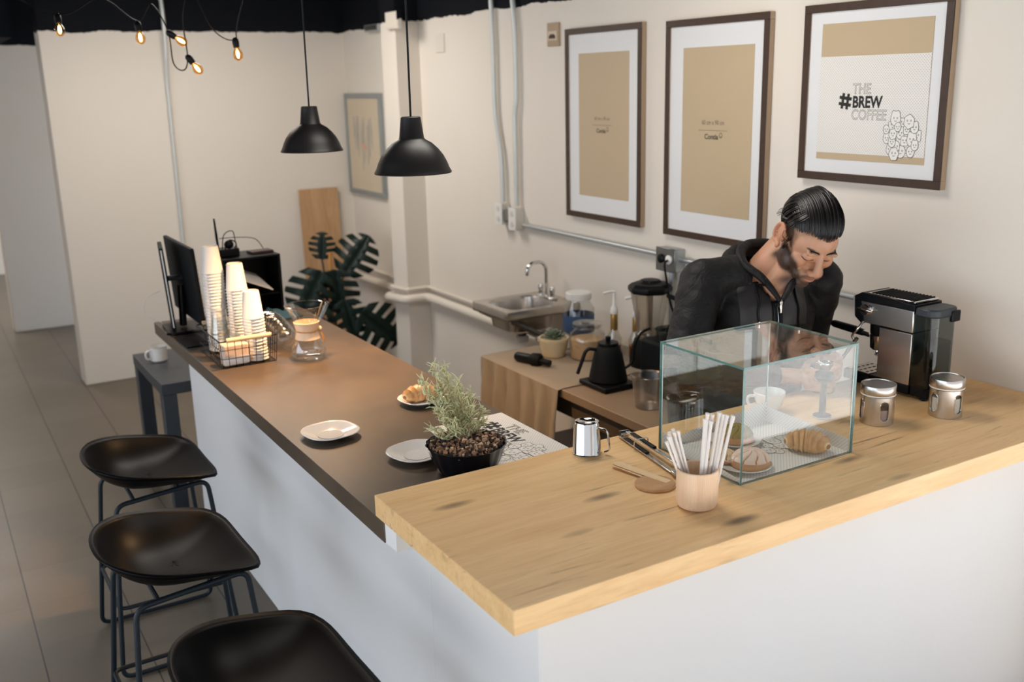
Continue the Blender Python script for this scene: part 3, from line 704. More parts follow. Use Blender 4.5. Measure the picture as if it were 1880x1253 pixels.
# ------------------------------------------------------------------ wire basket with cups
BX0, BX1, BY0, BY1 = .042, .262, 2.19, 2.54
t = thing('wire_basket', 'black wire basket with wooden handles holding paper cups', 'basket', ((BX0+BX1)/2, (BY0+BY1)/2, DZ+.002))
m = MB(); hx, hy = (BX1-BX0)/2, (BY1-BY0)/2; H_ = .105
def bp(x, y, z): k = .93+.07*z/H_; return (x*k, y*k, z)
for z in (0, .035, .07, H_):
    k = .93+.07*z/H_; m.tube(rpath([(-hx*k, -hy*k, z), (hx*k, -hy*k, z), (hx*k, hy*k, z), (-hx*k, hy*k, z)], .012, 4, closed=True), .0013 if z < H_ else .0026, 6, closed=True)
for i in range(9):
    x = -hx+2*hx*i/8
    for y in (-hy, hy): m.tube([bp(x, y, 0), bp(x, y, H_)], .0012, 6)
    m.tube([bp(x, -hy, 0), bp(x, hy, 0)], .0012, 6)
for i in range(1, 13):
    y = -hy+2*hy*i/13
    for x in (-hx, hx): m.tube([bp(x, y, 0), bp(x, y, H_)], .0012, 6)
m.build('wire_frame', 'black', t)
for y in (-hy, hy):
    MB().tube([(-.085, y, H_+.004), (.085, y, H_+.004)], .0085, 14).build('wooden_handle', 'beech_x', t)
def cupmesh():
    # upside-down paper cup: open rim at the bottom, closed base on top
    return [(.0410, 0), (.0425, .0008), (.0427, .0025), (.0414, .0035), (.0408, .004), (.0300, .104), (.0285, .106), (.0270, .106), (.0268, .1005), (0, .1005)]
def stack(x, y, z0, n, lab, grp, pitch=.0125, lean=(0, 0), scale=1.0):
    first = None
    for i in range(n):
        z = z0+i*pitch*scale
        if first is None:
            m = MB().lathe([(r*scale, h*scale) for r, h in cupmesh()], 36, cap0=False, cap1=False); first = m.build('paper_cup', 'papercup', None, smooth=45); o = first
        else: o = first.copy(); COL.objects.link(o)
        o.location = (x+lean[0]*(z-z0), y+lean[1]*(z-z0), z); tag(o, lab, 'cup', grp)
stack(.112, 2.475, DZ+.010, 26, 'white paper cup nested upside down in the tallest stack', 'cups in the tallest stack', .0125)
stack(.186, 2.42, DZ+.010, 21, 'white paper cup nested upside down in the middle-height stack', 'cups in the middle-height stack', .0122)
stack(.197, 2.252, DZ+.008, 14, 'white paper cup nested upside down in the shortest, front stack', 'cups in the shortest stack', .0125, (-.02, .02))
# clear plastic cups and small jar
for i in range(4):
    o = MB().lathe([(.026, .09), (.0265, .09), (.038, 0), (.0395, 0), (.0395, .003)], 28, cap0=True, cap1=False).build('plastic_cup', 'glassthin', loc=(.088, 2.345, DZ+.055+.018*i)); tag(o, 'clear plastic cup nested in the see-through stack in the basket', 'cup', 'clear cups in the basket')
t = thing('glass_jar', 'small clear glass jar lying among the basket cups', 'jar', (.118, 2.262, DZ+.075))
MB().lathe([(0, 0), (.024, 0), (.027, .004), (.027, .028), (.022, .033), (.022, .038)], 28, cap0=False, cap1=False).build('jar_body', 'glassthin', t); MB().lathe([(.0235, .030), (.0235, .038), (0, .038)], 28).build('lid', 'plasticbag', t)
t = thing('napkin_pack', 'beige pack of paper napkins inside the wire basket', 'napkins', (.106, 2.24, DZ+.0045), .05)
MB().box(-.048, .048, -.028, .03, 0, .082).build('pack_body', 'beigebox', t, bevel=.006); MB().box(-.05, .05, -.03, -.028, .005, .035).build('paper_band', 'paper', t, bevel=.0005)
for i in range(9):
    y = 2.28+.022*i; a = rnd.uniform(-.012, .012)
    o = MB().tube([(0, 0, 0), (a, rnd.uniform(-.01, .01), .115)], .0028, 6).build('wooden_stirrer', 'beech', loc=(.234, y, DZ+.006)); tag(o, 'thin wooden stirrer standing at the right side of the wire basket', 'stirrer', 'stirrers in the wire basket')
# bag of clear domed lids
for i in range(8):
    o = MB().lathe([(.046, 0), (.048, .002), (.046, .006), (.040, .010), (.030, .026), (.016, .034), (.006, .035)], 28, cap0=False, cap1=False).build('plastic_dome', 'plasticbag')
    k = i/7; o.location = (.345-.020*k, 2.33+.19*k, DZ+.052+.045*math.sin(PI*k*.7)); o.rotation_euler = (1.25-.5*k, .35, .35)
    tag(o, 'clear domed cup lid in the leaning row between basket and carafe', 'lid', 'clear lids beside the basket')
t = MB()
def bf(u, v):
    x = u*.17; y = v*.10; h = .030+.028*noise.noise(Vector((u*3.2, v*2.4, 3)))+.02*math.sin(u*7)*math.sin(v*3); e = min(u, 1-u, v, 1-v)*5
    return x, y, max(.002, h*min(1, e)+.002)
tag(t.grid(bf, 26, 18).build('cleaning_cloth', 'blue', loc=(.44, 2.84, DZ+.001), rot=(0, 0, .25), solid=.003), 'crumpled blue cloth behind the clear lids', 'cloth')

# ------------------------------------------------------------------ point of sale screens
t = thing('till_terminal', 'black till terminal with two screens at the far bar end', 'monitor', (.10, 2.95, DZ+.0005), 0)
T_ = Matrix.Translation((.005, 0, .225)) @ Matrix.Rotation(-.06, 4, 'Y')
MB().box(-.012, .006, -.25, .24, -.165, .165, T_).build('screen_housing', 'blackm', t, bevel=.004)
MB().box(.006, .0075, -.243, .233, -.158, .158, T_).build('screen_glass', 'black', t)
MB().tube([(-.02, 0, .02), (-.012, 0, .20)], .016, 12).build('stand_neck', 'black', t); MB().box(-.09, .14, -.10, .11, 0, .014).build('stand_base', 'black', t, bevel=.005)
m = MB()
for k in range(14): m.box(.0076, .010, -.249+.0005, -.246, -.13+.018*k, -.12+.018*k, T_)
m.build('vent_ribs', 'galv', t)
D_ = Matrix.Translation((.024-.10, 2.89-2.95, 0)) @ Matrix.Rotation(-.18, 4, 'Z'); T_ = D_ @ Matrix.Translation((-.005, .02, .195)) @ Matrix.Rotation(-.055, 4, 'Y')
o = MB().box(-.010, .008, -.02, .20, -.175, .180, T_).build('customer_display', 'blackm', t, bevel=.003)
MB().box(-.004, .001, -.0215, -.020, -.168, .172, T_).build('edge_highlight', 'whiteplastic', o)  # white strip drawn in as the highlight along the screen edge
MB().tube([D_ @ Vector((.0, .03, .24)), D_ @ Vector((.075, .06, .235))], .012, 10).build('display_arm', 'charcoal', t); MB().box(-.03, .06, -.02, .14, 0, .012, D_).build('display_base', 'black', t, bevel=.003)
tag(MB().tube(cr_([(.01, 3.0, 1.10), (-.05, 3.02, 1.07), (-.06, 3.02, 1.0), (.0, 3.0, .96)], 8), .002, 6).build('screen_cable', 'paintpipe', off=(.01, 3.0, 1.0), loc=(.01, 3.0, 1.0)), 'thin pale cable looping left of the slim screen', 'cable')
t = tag(MB().box(.012, .24, 2.60, 2.83, 0, .006).build('bar_mat', 'blackm', off=(.12, 2.7, 0), loc=(.12, 2.7, DZ+.0008), bevel=.002), 'flat black mat on the bar between basket and screens', 'mat')
tag(MB().box(-.018, .018, -.006, .006, 0, .003).build('wooden_chip', 'orange', loc=(.155, 2.66, DZ+.0072), rot=(0, 0, .2)), 'tiny orange wooden stick on the black bar mat', 'stick')
# open black rack with router
t = thing('equipment_rack', 'open black box with papers behind the cup stacks', 'rack', (.435, 3.07, DZ+.0005), .04)
for n_, a in (('side_panel', (-.16, -.148, -.10, .10, 0, .275)), ('side_panel', (.098, .110, -.10, .10, 0, .275)), ('top_panel', (-.16, .11, -.10, .10, .275, .285)), ('back_panel', (-.148, .098, .09, .10, 0, .275)), ('shelf', (-.148, .098, -.09, .09, .10, .108))):
    MB().box(*a).build(n_, 'black', t, bevel=.002)
o = MB().box(-.075, .085, -.10, .10, 0, .004).build('paper_sheet', 'paper', loc=(.405, 3.02, DZ+.185), rot=(.25, .42, .2)); tag(o, 'grey-white paper sheet slanting inside the open black box', 'paper')
tag(MB().box(-.045, .06, -.035, .035, 0, .012).build('red_notebook', 'red', loc=(.475, 3.06, DZ+.286), rot=(0, 0, .05), bevel=.002), 'small dark red box on top of the black rack', 'box')
t = thing('wifi_router', 'black router with upright antenna on the rack', 'router', (.335, 3.07, DZ+.2865))
MB().box(-.055, .045, -.04, .04, 0, .035).build('router_body', 'black', t, bevel=.004)
MB().tube([(-.045, -.02, .03), (-.048, -.02, .09), (-.052, -.02, .175)], [.005, .006, .004], 8).build('antenna', 'black', t)
m = MB(); m.tube(cr_([(-.03, -.03, .03), (-.02, -.04, .10), (.02, -.04, .115), (.03, -.04, .06), (.045, -.03, .0)]), .0022, 6); m.tube(cr_([(-.02, -.03, .03), (.0, -.045, .075), (.03, -.045, .06), (.02, -.03, .02)]), .003, 6)
m.tube(cr_([(-.04, -.03, .085), (.03, -.04, .085), (.12, -.03, .07), (.16, -.02, .02)]), .0018, 6); m.ball((0, -.035, .055), (.022, .012, .02), 12, 8); m.build('cables', 'black', t)

# ------------------------------------------------------------------ oak bar: inverted mug, tongs, stirrers, straw cup
t = thing('steel_mug', 'small polished steel mug upside down on the oak bar edge', 'mug', (.592, .600, WZ+.0005), -.95)
MB().lathe([(.0375, 0), (.0395, .002), (.038, .004), (.0345, .082), (.032, .0885), (.026, .090), (.024, .088), (0, .087)], 48, cap0=False, cap1=False).build('mug_body', 'chrome', t, smooth=50)
MB().tube(rpath([(.030, 0, .074), (.058, 0, .070), (.064, 0, .014), (.050, 0, .008)], .014, 6), .0055, 10, flat=.45).build('handle', 'chrome', t)
t = thing('serving_tongs', 'folded steel tongs with black grips and a wire clip', 'tongs', (.742, .635, WZ+.0008), -1.74)
for s in (-1, 1):
    T_ = Matrix.Rotation(s*.012, 4, 'Z') @ Matrix.Translation((0, s*.009, 0))
    MB().box(.0, .29, -.0065, .0065, .004 if s < 0 else .016, .007 if s < 0 else .019, T_).build('arm', 'steel', t, bevel=.001)
    MB().box(.03, .155, -.007, .007, .007 if s < 0 else .019, .0115 if s < 0 else .0235, T_).build('grip', 'black', t, bevel=.002)
    MB().ell((.315, s*.012, .010), (.033, .012, .006)).build('tip', 'steel', t)
MB().tube([(.0, -.013, .011), (.0, .013, .011)], .010, 14).build('hinge', 'chrome', t)
MB().tube(rpath([(.10, -.021, .001), (.10, -.021, .030), (.10, .021, .030), (.10, .021, .004)], .006, 5), .0016, 8).build('wire_clip', 'chrome', t)
t = tag(MB().lathe([(0, 0), (.0475, 0), (.05, .002), (.05, .0055), (.048, .0075), (0, .0075)], 48).build('wooden_disc', 'walnutish', loc=(.600, .322, WZ+.0005), smooth=30), 'round wooden lid lying beside the straw cup', 'lid')
def stick(loc, L, w, rot, lab):
    pts = [(-L/2+w*.5*(1-math.cos(a)), w*.5*math.sin(a)) for a in [PI/2-PI*k/8 for k in range(0)]]
    pts = [(L/2+w/2*math.cos(a), w/2*math.sin(a)) for a in [-PI/2+PI*k/8 for k in range(9)]]+[(-L/2+w/2*math.cos(a), w/2*math.sin(a)) for a in [PI/2+PI*k/8 for k in range(9)]]
    return tag(MB().prism(pts, -.001, .001).build('wooden_stick', 'beech_x', loc=loc, rot=rot, bevel=.0004), lab, 'wooden stick')
stick((.612, .388, WZ+.0095), .160, .023, (0, 0.03, -1.34), 'upper wooden stirring stick resting on the round lid')
stick((.606, .392, WZ+.0062), .156, .022, (0, 0.03, -1.37), 'lower wooden stirring stick under its twin on the lid')
HX, HY = .606, .176
t = thing('straw_cup', 'fluted pale wooden cup at the front of the oak bar', 'cup', (HX, HY, WZ+.0005))
MB().lathe([(0, .0), (.038, 0), (.044, .003), (.0485, .014), (.0485, .092), (.0465, .094), (.0445, .092), (.0445, .012), (0, .012)], 240, cap0=False, cap1=False, fn=lambda a, z: 1-.022*(abs(math.sin(30*a)) < .38)*(z > .012 and z < .09)).build('cup_body', 'beech', t, smooth=30)
def straw(dx, dy, ax, ay, L, lab, grp, r=.0042):
    b0 = Vector((HX+dx, HY+dy, WZ+.013)); d = Vector((ax, ay, 1)).normalized(); e = b0+d*L
    sd_ = d.cross(Vector((0, 1, 0))).normalized(); m = MB(); n = 8; p0 = Vector((0, 0, 0))
    q = d.cross(sd_)
    m.tube([p0, d*(L-.016), d*(L-.006), d*L], [r, r, r*1.25, r*1.5], 8, flat=.95 if rnd.random() < .3 else .7)
    o = m.build('wrapped_straw', 'straw', loc=b0, smooth=50); tag(o, lab, 'straw', grp)
for i in range(13):
    k = i/12; dx = -.004+.034*k+rnd.uniform(-.002, .002); dy = rnd.uniform(-.022, .012)-.012*k
    straw(dx, dy, .02+.16*k+rnd.uniform(-.03, .03), -.03-.10*k+rnd.uniform(-.04, .06), .196+rnd.uniform(0, .024), 'paper-wrapped straw in the right, upright bunch of the wooden cup', 'right bunch of straws')
for i in range(8):
    k = i/7; dx = -.012+.012*k+rnd.uniform(-.003, .003); dy = .012+rnd.uniform(-.01, .012)
    straw(dx, dy, -.34+.14*k+rnd.uniform(-.03, .03), .20-.08*k+rnd.uniform(-.03, .03), .160+.014*k+rnd.uniform(-.006, .006), 'paper-wrapped straw in the left-leaning bunch of the wooden cup', 'left-leaning bunch of straws', .0038)

# ------------------------------------------------------------------ glass display case
CX0, CX1, CY0, CY1, CZ0, CZ1 = .768, 1.165, .204, .515, WZ+.0005, 1.281; g = .0055
t = thing('display_case', 'clear glass pastry case on the oak bar', 'display case', ((CX0+CX1)/2, (CY0+CY1)/2, CZ0))
def pane(name, x0, x1, y0, y1, z0, z1, thin):
    ox, oy, oz = (CX0+CX1)/2, (CY0+CY1)/2, CZ0; m = MB(); m.box(x0-ox, x1-ox, y0-oy, y1-oy, z0-oz, z1-oz)
    m.mi = [0 if (f_ in {'z': (0, 1), 'y': (2, 4), 'x': (3, 5)}[thin]) else 1 for f_ in range(6)]
    o = m.build(name, ['glass', 'glassedge'], t, smooth=0); return o
pane('top_pane', CX0, CX1, CY0, CY1, CZ1-g, CZ1, 'z')
pane('front_pane', CX0+g, CX1-g, CY0, CY0+g, CZ0, CZ1-g, 'y')
pane('back_pane', CX0+g, CX1-g, CY1-g, CY1, CZ0, CZ1-g, 'y')
pane('left_pane', CX0, CX0+g, CY0, CY1, CZ0, CZ1-g, 'x')
pane('right_pane', CX1-g, CX1, CY0, CY1, CZ0, CZ1-g, 'x')
m = MB()
ox, oy = (CX0+CX1)/2, (CY0+CY1)/2
for x in (CX0+g, CX1-g):
    for y in (CY0+g, CY1-g):
        m.tube([(x-ox, y-oy, 0), (x-ox, y-oy, CZ1-CZ0-g)], .0013, 6)
m.build('silicone_seam', 'glassedgew', t)
# paper liner with turned-up flaps
def liner(u, v):
    x = CX0+g+.002+(CX1-CX0-2*g-.004)*min(1, max(0, (u-.08)/.84)); y = CY0+g+.002+(CY1-CY0-2*g-.004)*min(1, v/.9)
    z = .0012
    if u < .08: z += (.08-u)/.08*(.008+.042*v)
    if u > .92: z += (u-.92)/.08*(.036+.010*v)
    if v > .9: z += (v-.9)/.1*(.015+.048*u)
    return x-ox, y-oy, z
t = thing('paper_liner', 'printed paper sheet lining the glass case with turned-up edges', 'paper', (ox, oy, CZ0+.0005))
MB().grid(liner, 25, 20).build('sheet', 'dots', t, smooth=30)
m = MB(); doodles(m, Matrix.Translation((.10, -.03, .0018)), random.Random(9), .085, .06, 18, .021, .0013); m.build('doodle_print', ['ink', 'doodlepaper'], t, smooth=0)
def small_plate(label, x, y, z, r=.062):
    t = thing('plate', label, 'plate', (x, y, z)); MB().lathe([(0, .003), (r*.55, .0025), (r*.8, .006), (r, .0115), (r*.99, .013), (r*.78, .0075), (r*.5, .0045), (0, .0045)], 48, cap0=False, cap1=False).build('plate_body', 'ceramic', t, smooth=60); MB().lathe([(r*.4, 0), (r*.5, 0), (r*.5, .004), (r*.4, .004)], 32).build('foot_ring', 'ceramic', t)
small_plate('white plate under the pale pink shell bun, front corner of the case', .858, .283, CZ0+.0025, .070)
small_plate('white plate under the green shell bun at the case back', .962, .428, CZ0+.0025, .070)
def concha(label, loc, r, top, base, rz, paste=True, h=.62):
    t = thing('shell_bun', label, 'sweet bun', loc, rz)
    def f(u, v, o=1.0, hi=1.0):
        a = 2*PI*u; th = PI/2*v
        rr = r*o*math.cos(th)**.8
        return rr*math.cos(a), rr*math.sin(a), r*h*hi*math.sin(th)**.9
    MB().grid(lambda u, v: f(u, v), 40, 12, closeu=True).build('bun_body', base, t, smooth=80)
    def g_(u, v):
        vv = .22+.78*v; x, y, z = f(u, vv, 1.015, 1.03); k = abs(math.sin(4.5*2*PI*u+1.2*math.sin(vv*5)))
        dz = -.0035 if k < .22 and vv < .93 else .002
        return x*(1+dz*4), y*(1+dz*4), z+dz
    MB().grid(g_, 108, 14, closeu=True).build('sugar_shell', top, t, smooth=50)
M['pinkbun'] = simple('pink_sugar_paste', srgb(238, 208, 188), .7, nz=.08, nscale=50, bump=.4, bscale=180)
M['creambun'] = simple('cream_sugar_paste', srgb(232, 202, 160), .7, nz=.12, nscale=40, bump=.4, bscale=180)
M['greenbun'] = simple('green_sugar_paste', srgb(142, 128, 62), .75, nz=.2, nscale=60, bump=.6, bscale=160)
M['bun'] = simple('bun_crust', srgb(196, 140, 92), .5, nz=.15, nscale=20)
concha('pale pink shell-patterned bun in the front corner of the glass case', (.872, .275, CZ0+.009), .050, 'pinkbun', 'bun', .3, h=.78)
concha('cream striped shell bun behind the left glass pane', (.835, .345, CZ0+.010), .043, 'creambun', 'bun', 1.1, h=.55)
concha('green shell bun at the back of the glass case', (.968, .430, CZ0+.009), .047, 'greenbun', 'bun', 2.0, h=.85)
croissant('croissant', 'golden croissant on the printed paper in the glass case', (1.075, .275, CZ0+.004), -1.0, .115, .039, 1.1, 8)

# cup and tamper behind the case
t = thing('coffee_cup', 'white coffee cup seen through the glass case', 'cup', (1.235, .575, WZ+.0005), 2.75)
MB().lathe([(0, .004), (.022, .002), (.024, 0), (.026, .004), (.038, .022), (.045, .048), (.047, .060), (.0455, .061), (.043, .050), (.036, .026), (.02, .009), (0, .008)], 44, cap0=False, cap1=False).build('cup_body', 'ceramic', t, smooth=60)
MB().tube(rpath([(.040, 0, .050), (.068, 0, .052), (.066, 0, .024), (.036, 0, .018)], .016, 6), .0042, 10).build('handle', 'ceramic', t)
t = thing('tamper_stand', 'dark mushroom-topped press standing right of the glass case', 'tamper', (1.318, .445, WZ+.0005))
MB().lathe([(0, 0), (.024, 0), (.026, .003), (.026, .007), (.012, .010), (.0095, .016), (.0095, .10), (.012, .105), (.024, .113), (.029, .123), (.026, .135), (.014, .142), (0, .143)], 36, cap0=False, cap1=False).build('press_body', 'charcoal', t, smooth=40)
MB().lathe([(.0262, .001), (.027, .003), (.0262, .006)], 36, cap0=False, cap1=False).build('steel_foot', 'chrome', t)
t = thing('milk_pitcher', 'steel milk pitcher between the hands of the barista', 'pitcher', (1.505, .612, WZ+.0005), -1.2)
MB().lathe([(0, .003), (.034, .002), (.037, .008), (.036, .035), (.0285, .070), (.030, .092), (.0315, .094), (.0285, .091), (.027, .070), (0, .068)], 40, cap0=False, cap1=False).build('pitcher_body', 'chrome', t, smooth=60)
MB().tube(rpath([(-.029, 0, .084), (-.052, 0, .084), (-.058, 0, .03), (-.035, 0, .022)], .012, 6), .0035, 8).build('handle', 'chrome', t)

# ------------------------------------------------------------------ canisters
def canister(label, x, y, a0, fill, frac):
    t = thing('canister', label, 'canister', (x, y, WZ+.0005), a0)
    R_ = .0465; n = 96; H1 = .082; wz0, wz1 = .014, .071
    win = [0, 2*PI/4, PI, 3*PI/2]
    m = MB(); v = []; NZ = 24
    def inside(a, z):
        for w_ in win:
            d = (a-w_+PI) % (2*PI)-PI; dx = d*R_; hw = .0125
            zz = min(max(z, wz0+hw), wz1-hw)
            if dx*dx+(z-zz)**2 < hw*hw: return True
        return False
    vs = []; fs = []
    for j in range(NZ+1):
        for k in range(n): a = 2*PI*k/n; vs.append((R_*math.cos(a), R_*math.sin(a), H1*j/NZ))
    for j in range(NZ):
        for k in range(n):
            if inside(2*PI*(k+.5)/n, H1*(j+.5)/NZ): continue
            k2 = (k+1) % n; fs.append((j*n+k, j*n+k2, (j+1)*n+k2, (j+1)*n+k))
    m.add(vs, fs); m.lathe([(0, .001), (.045, .001), (R_, .002)], n, cap0=False, cap1=False)
    m.build('steel_body', 'steel', t, smooth=50)
    for w_ in win:
        mid = (wz0+wz1)/2; hh = (wz1-wz0)/2; pts = []
        for k in range(28):
            b_ = 2*PI*k/28; dx = .0128*math.cos(b_); dz = .0128*math.sin(b_)+(hh-.0128)*(1 if math.sin(b_) > 0 else -1); a = w_+dx/R_
            pts.append(((R_+.0004)*math.cos(a), (R_+.0004)*math.sin(a), mid+dz))
        m = MB(); m.tube(pts, .0012, 6, closed=True); m.build('window_frame', 'chrome', t)
    MB().lathe([(.0445, .003), (.0445, .090), (.046, .092)], 48, cap0=False, cap1=False).build('glass_liner', 'glassthin', t)
    MB().lathe([(0, .004), (.0435, .004), (.0435, .004+.075*frac), (.02, .004+.078*frac), (0, .004+.079*frac)], 40, cap0=False, cap1=False).build('contents', fill, t, smooth=30)
    MB().lathe([(.0478, .084), (.0485, .0865), (.0478, .089)], 64, cap0=False, cap1=False).build('seal_ring', 'whiteplastic', t)
    MB().lathe([(.0480, .0885), (.0488, .091), (.0488, .112), (.0475, .1145), (.0445, .1145), (.044, .1125), (0, .1125)], 64, cap0=False, cap1=False).build('lid', 'steel', t, smooth=30)
canister('left steel canister with oval windows, beside the glass case', 1.415, .332, -2.02, 'pinksugar', .55)
canister('right steel canister with oval windows, before the espresso machine', 1.625, .262, -1.72, 'sugar', .72)

# ------------------------------------------------------------------ espresso machine (front faces +y, tank at the near end)
ex, ey = 1.73, .50
t = thing('espresso_machine', 'narrow steel espresso machine with water tank on the oak bar', 'espresso machine', (ex, ey, WZ+.0005))
L0, L1 = -.062, .062
for x in (-.045, .045):
    for y in (-.12, .12): MB().lathe([(.010, 0), (.012, .002), (.010, .008), (0, .008)], 12, c=(x, y, 0)).build('foot', 'black', t)
MB().box(L0, L1, -.075, .075, .008, .038).build('base', 'black', t, bevel=.004)
MB().box(L0, L1, .075, .175, .004, .036).build('drip_tray', 'black', t, bevel=.005)
m = MB(); m.box(L0+.006, L1-.006, .078, .170, .036, .039); m.build('drip_grate', 'steel', t, bevel=.001)
m = MB()
for i in range(5):
    for j in range(3): m.box(-.042+.021*i-.006, -.042+.021*i+.006, .092+.026*j, .098+.026*j, .0388, .0396)
m.build('grate_slots', 'black', t)
MB().box(L0, L1, -.075, .045, .038, .200).build('body_lower', 'steel', t, bevel=.002)
MB().box(L0-.0004, L1+.0004, -.075, .045, .200, .2022).build('seam', 'black', t)
m = MB(); pts = [(-.075, .2022), (.115, .2022), (.135, .222), (.135, .272), (-.075, .272)]
T_ = Matrix(((0, 0, 1, 0), (1, 0, 0, 0), (0, 1, 0, 0), (0, 0, 0, 1)))
m.prism(pts, L0, L1, T_); m.build('body_upper', 'steel', t, bevel=.003)
m = MB(); m.prism([(.115, .1950), (.145, .215), (.150, .285), (.12, .292), (.10, .205)], L0-.001, L1+.001, T_); m.build('front_panel', 'black', t, bevel=.006)
m = MB(); m.prism([(-.078, .270), (.140, .270), (.148, .282), (.120, .298), (-.078, .290)], L0-.002, L1+.002, T_); m.build('top_rim', 'black', t, bevel=.003)
MB().box(L0+.006, L1-.006, -.072, .105, .292, .299).build('cup_rest', 'chrome', t, bevel=.002)
m = MB()
for k in range(13): m.box(L0+.012, L1-.012, -.064+.0125*k, -.058+.0125*k, .2988, .3012)
m.build('rest_ribs', 'blackm', t, bevel=.001)
MB().lathe([(.017, 0), (.019, .004), (.017, .014), (.0, .014)], 28, T=Matrix.Translation((L0, .098, .246)) @ Matrix.Rotation(-PI/2, 4, 'Y')).build('steam_knob', 'chrome', t)
MB().ell((L0-.014, .098, .246), (.005, .030, .007), n=16).build('knob_bar', 'chrome', t)
MB().lathe([(.030, .158), (.032, .162), (.034, .200), (0, .200)], 36, c=(0, .088, 0)).build('group_head', 'black', t)
MB().lathe([(0, .108), (.026, .110), (.031, .116), (.033, .150), (.035, .158), (.0, .158)], 36, c=(0, .088, 0), cap0=False).build('portafilter', 'chrome', t, smooth=40)
m = MB(); m.tube([(0, .118, .146), (0, .155, .150)], [.008, .010], 14); m.build('portafilter_collar', 'chrome', t)
MB().tube([(0, .155, .150), (0, .19, .153), (0, .275, .157), (0, .285, .158)], [.011, .0135, .0125, .009], 18).build('portafilter_handle', 'black', t, smooth=50)
MB().tube(rpath([(-.008, .088, .108), (-.010, .088, .098), (-.016, .088, .090)], .005), .006, 10).build('pour_spout', 'chrome', t)
MB().tube(rpath([(L0+.002, .110, .205), (L0-.016, .112, .185), (L0-.018, .135, .155), (L0-.012, .125, .14)], .012), .004, 10).build('hot_water_arm', 'chrome', t)
MB().tube([(L0-.012, .118, .150), (L0-.02, .165, .075)], [.0065, .0055], 14).build('steam_wand', 'chrome', t)
def tank(z0, z1, r, n=10):
    pts = [(-.058, -.078), (-.058, -.105)]+[(-.058+.03-.03*math.cos(a), -.115-.03*math.sin(a)) for a in [PI/2*k/n for k in range(n+1)]]+[(.058-.03+.03*math.sin(a), -.115-.03*math.cos(a)) for a in [PI/2*k/n for k in range(n+1)]]+[(.058, -.105), (.058, -.078)]
    return [(x*r, -.078+(y+.078)*r) for x, y in pts]
MB().prism(tank(0, 0, 1), .038, .258).build('water_tank', 'smoke', t, smooth=30)
MB().prism(tank(0, 0, .93), .045, .175).build('tank_water', 'bluewater', t, smooth=30)
MB().prism(tank(0, 0, 1.04), .258, .284).build('tank_lid', 'charcoal', t, bevel=.005)
MB().box(.015, .055, -.152, -.142, .240, .275).build('tank_clip', 'black', t, bevel=.004)
MB().prism(tank(0, 0, 1.0), .008, .037).build('tank_base', 'black', t, bevel=.003)
MB().lathe([(.018, .05), (.018, .068), (.008, .075), (0, .075)], 20, c=(.01, -.115, 0)).build('tank_valve', 'chrome', t)

# ------------------------------------------------------------------ sink on the wall
t = thing('wall_sink', 'small steel sink bracketed to the right wall', 'sink', (2.0, 2.86, 0))
sx0, sx1, sy0, sy1, sz = -.435, -.003, -.20, .16, .845
m = MB(); hw = [(-.36, -.11, -.145, .105)]
n = 48
def ringpt(u, k):  # k=0 outer rectangle .. 1 basin rim .. 2 basin bottom
    a = 2*PI*u; e = 4 if k >= 1 else 60
    c, s_ = math.cos(a), math.sin(a); q_ = (abs(c)**e+abs(s_)**e)**(-1/e)
    ox_, oy_ = (sx0+sx1)/2+((sx1-sx0)/2)*c*q_, (sy0+sy1)/2+((sy1-sy0)/2)*s_*q_
    bx_, by_ = -.245+.145*c*q_, -.02+.145*s_*q_
    return (ox_, oy_), (bx_, by_)
def sk(u, v):
    (ax_, ay_), (bx_, by_) = ringpt(u, 0)[0], ringpt(u, 1)[1]
    if v < .15: k = v/.15; return ax_, ay_, sz-.045*(1-k)
    if v < .4: k = (v-.15)/.25; return ax_+(bx_-ax_)*k, ay_+(by_-ay_)*k, sz-.004*k*(1-k)*4
    k = (v-.4)/.6; sh = 1-.16*k-.74*max(0, k-.7)/.3; return -.245+(bx_+.245)*sh, -.02+(by_+.02)*sh, sz-.135*min(1, k/.75)
m.grid(sk, 96, 26, closeu=True); m.build('basin', 'steel', t, smooth=35, solid=.002)
MB().lathe([(.0, -.02), (.035, -.02), (.04, -.0), (.02, .0), (0, .0)], 20, c=(-.245, -.02, sz-.145)).build('strainer', 'chromed', t)
MB().tube([(-.245, -.02, sz-.16), (-.245, -.02, .66)], .022, 14).build('drain_pipe', 'blackm', t)
MB().lathe([(.03, 0), (.036, .004), (.036, .03), (.03, .034)], 20, c=(-.245, -.02, .635)).build('drain_collar', 'whiteplastic', t)
for y in (sy0+.015, sy1-.015):
    m = MB(); m.tube([(-.40, y, .795), (-.005, y, .58)], .014, 4); m.tube([(-.008, y, .80), (-.008, y, .56)], .012, 4); m.build('wall_bracket', 'chromed', t, smooth=0)
fx, fy = -.075, .0
MB().box(fx-.025, fx+.025, fy-.075, fy+.075, sz-.002, sz+.012).build('faucet_base', 'chrome', t, bevel=.005)
MB().tube(rpath([(fx, fy, sz+.01), (fx, fy, sz+.165), (fx-.03, fy, sz+.195), (fx-.085, fy, sz+.195), (fx-.115, fy, sz+.17), (fx-.118, fy, sz+.13)], .045, 8), .0095, 14).build('faucet_spout', 'chrome', t)
for s in (-1, 1): MB().lathe([(.013, .012), (.012, .035), (.016, .042), (.016, .058), (.010, .066), (0, .067)], 18, c=(fx, fy+s*.055, sz)).build('tap_handle', 'chrome', t)

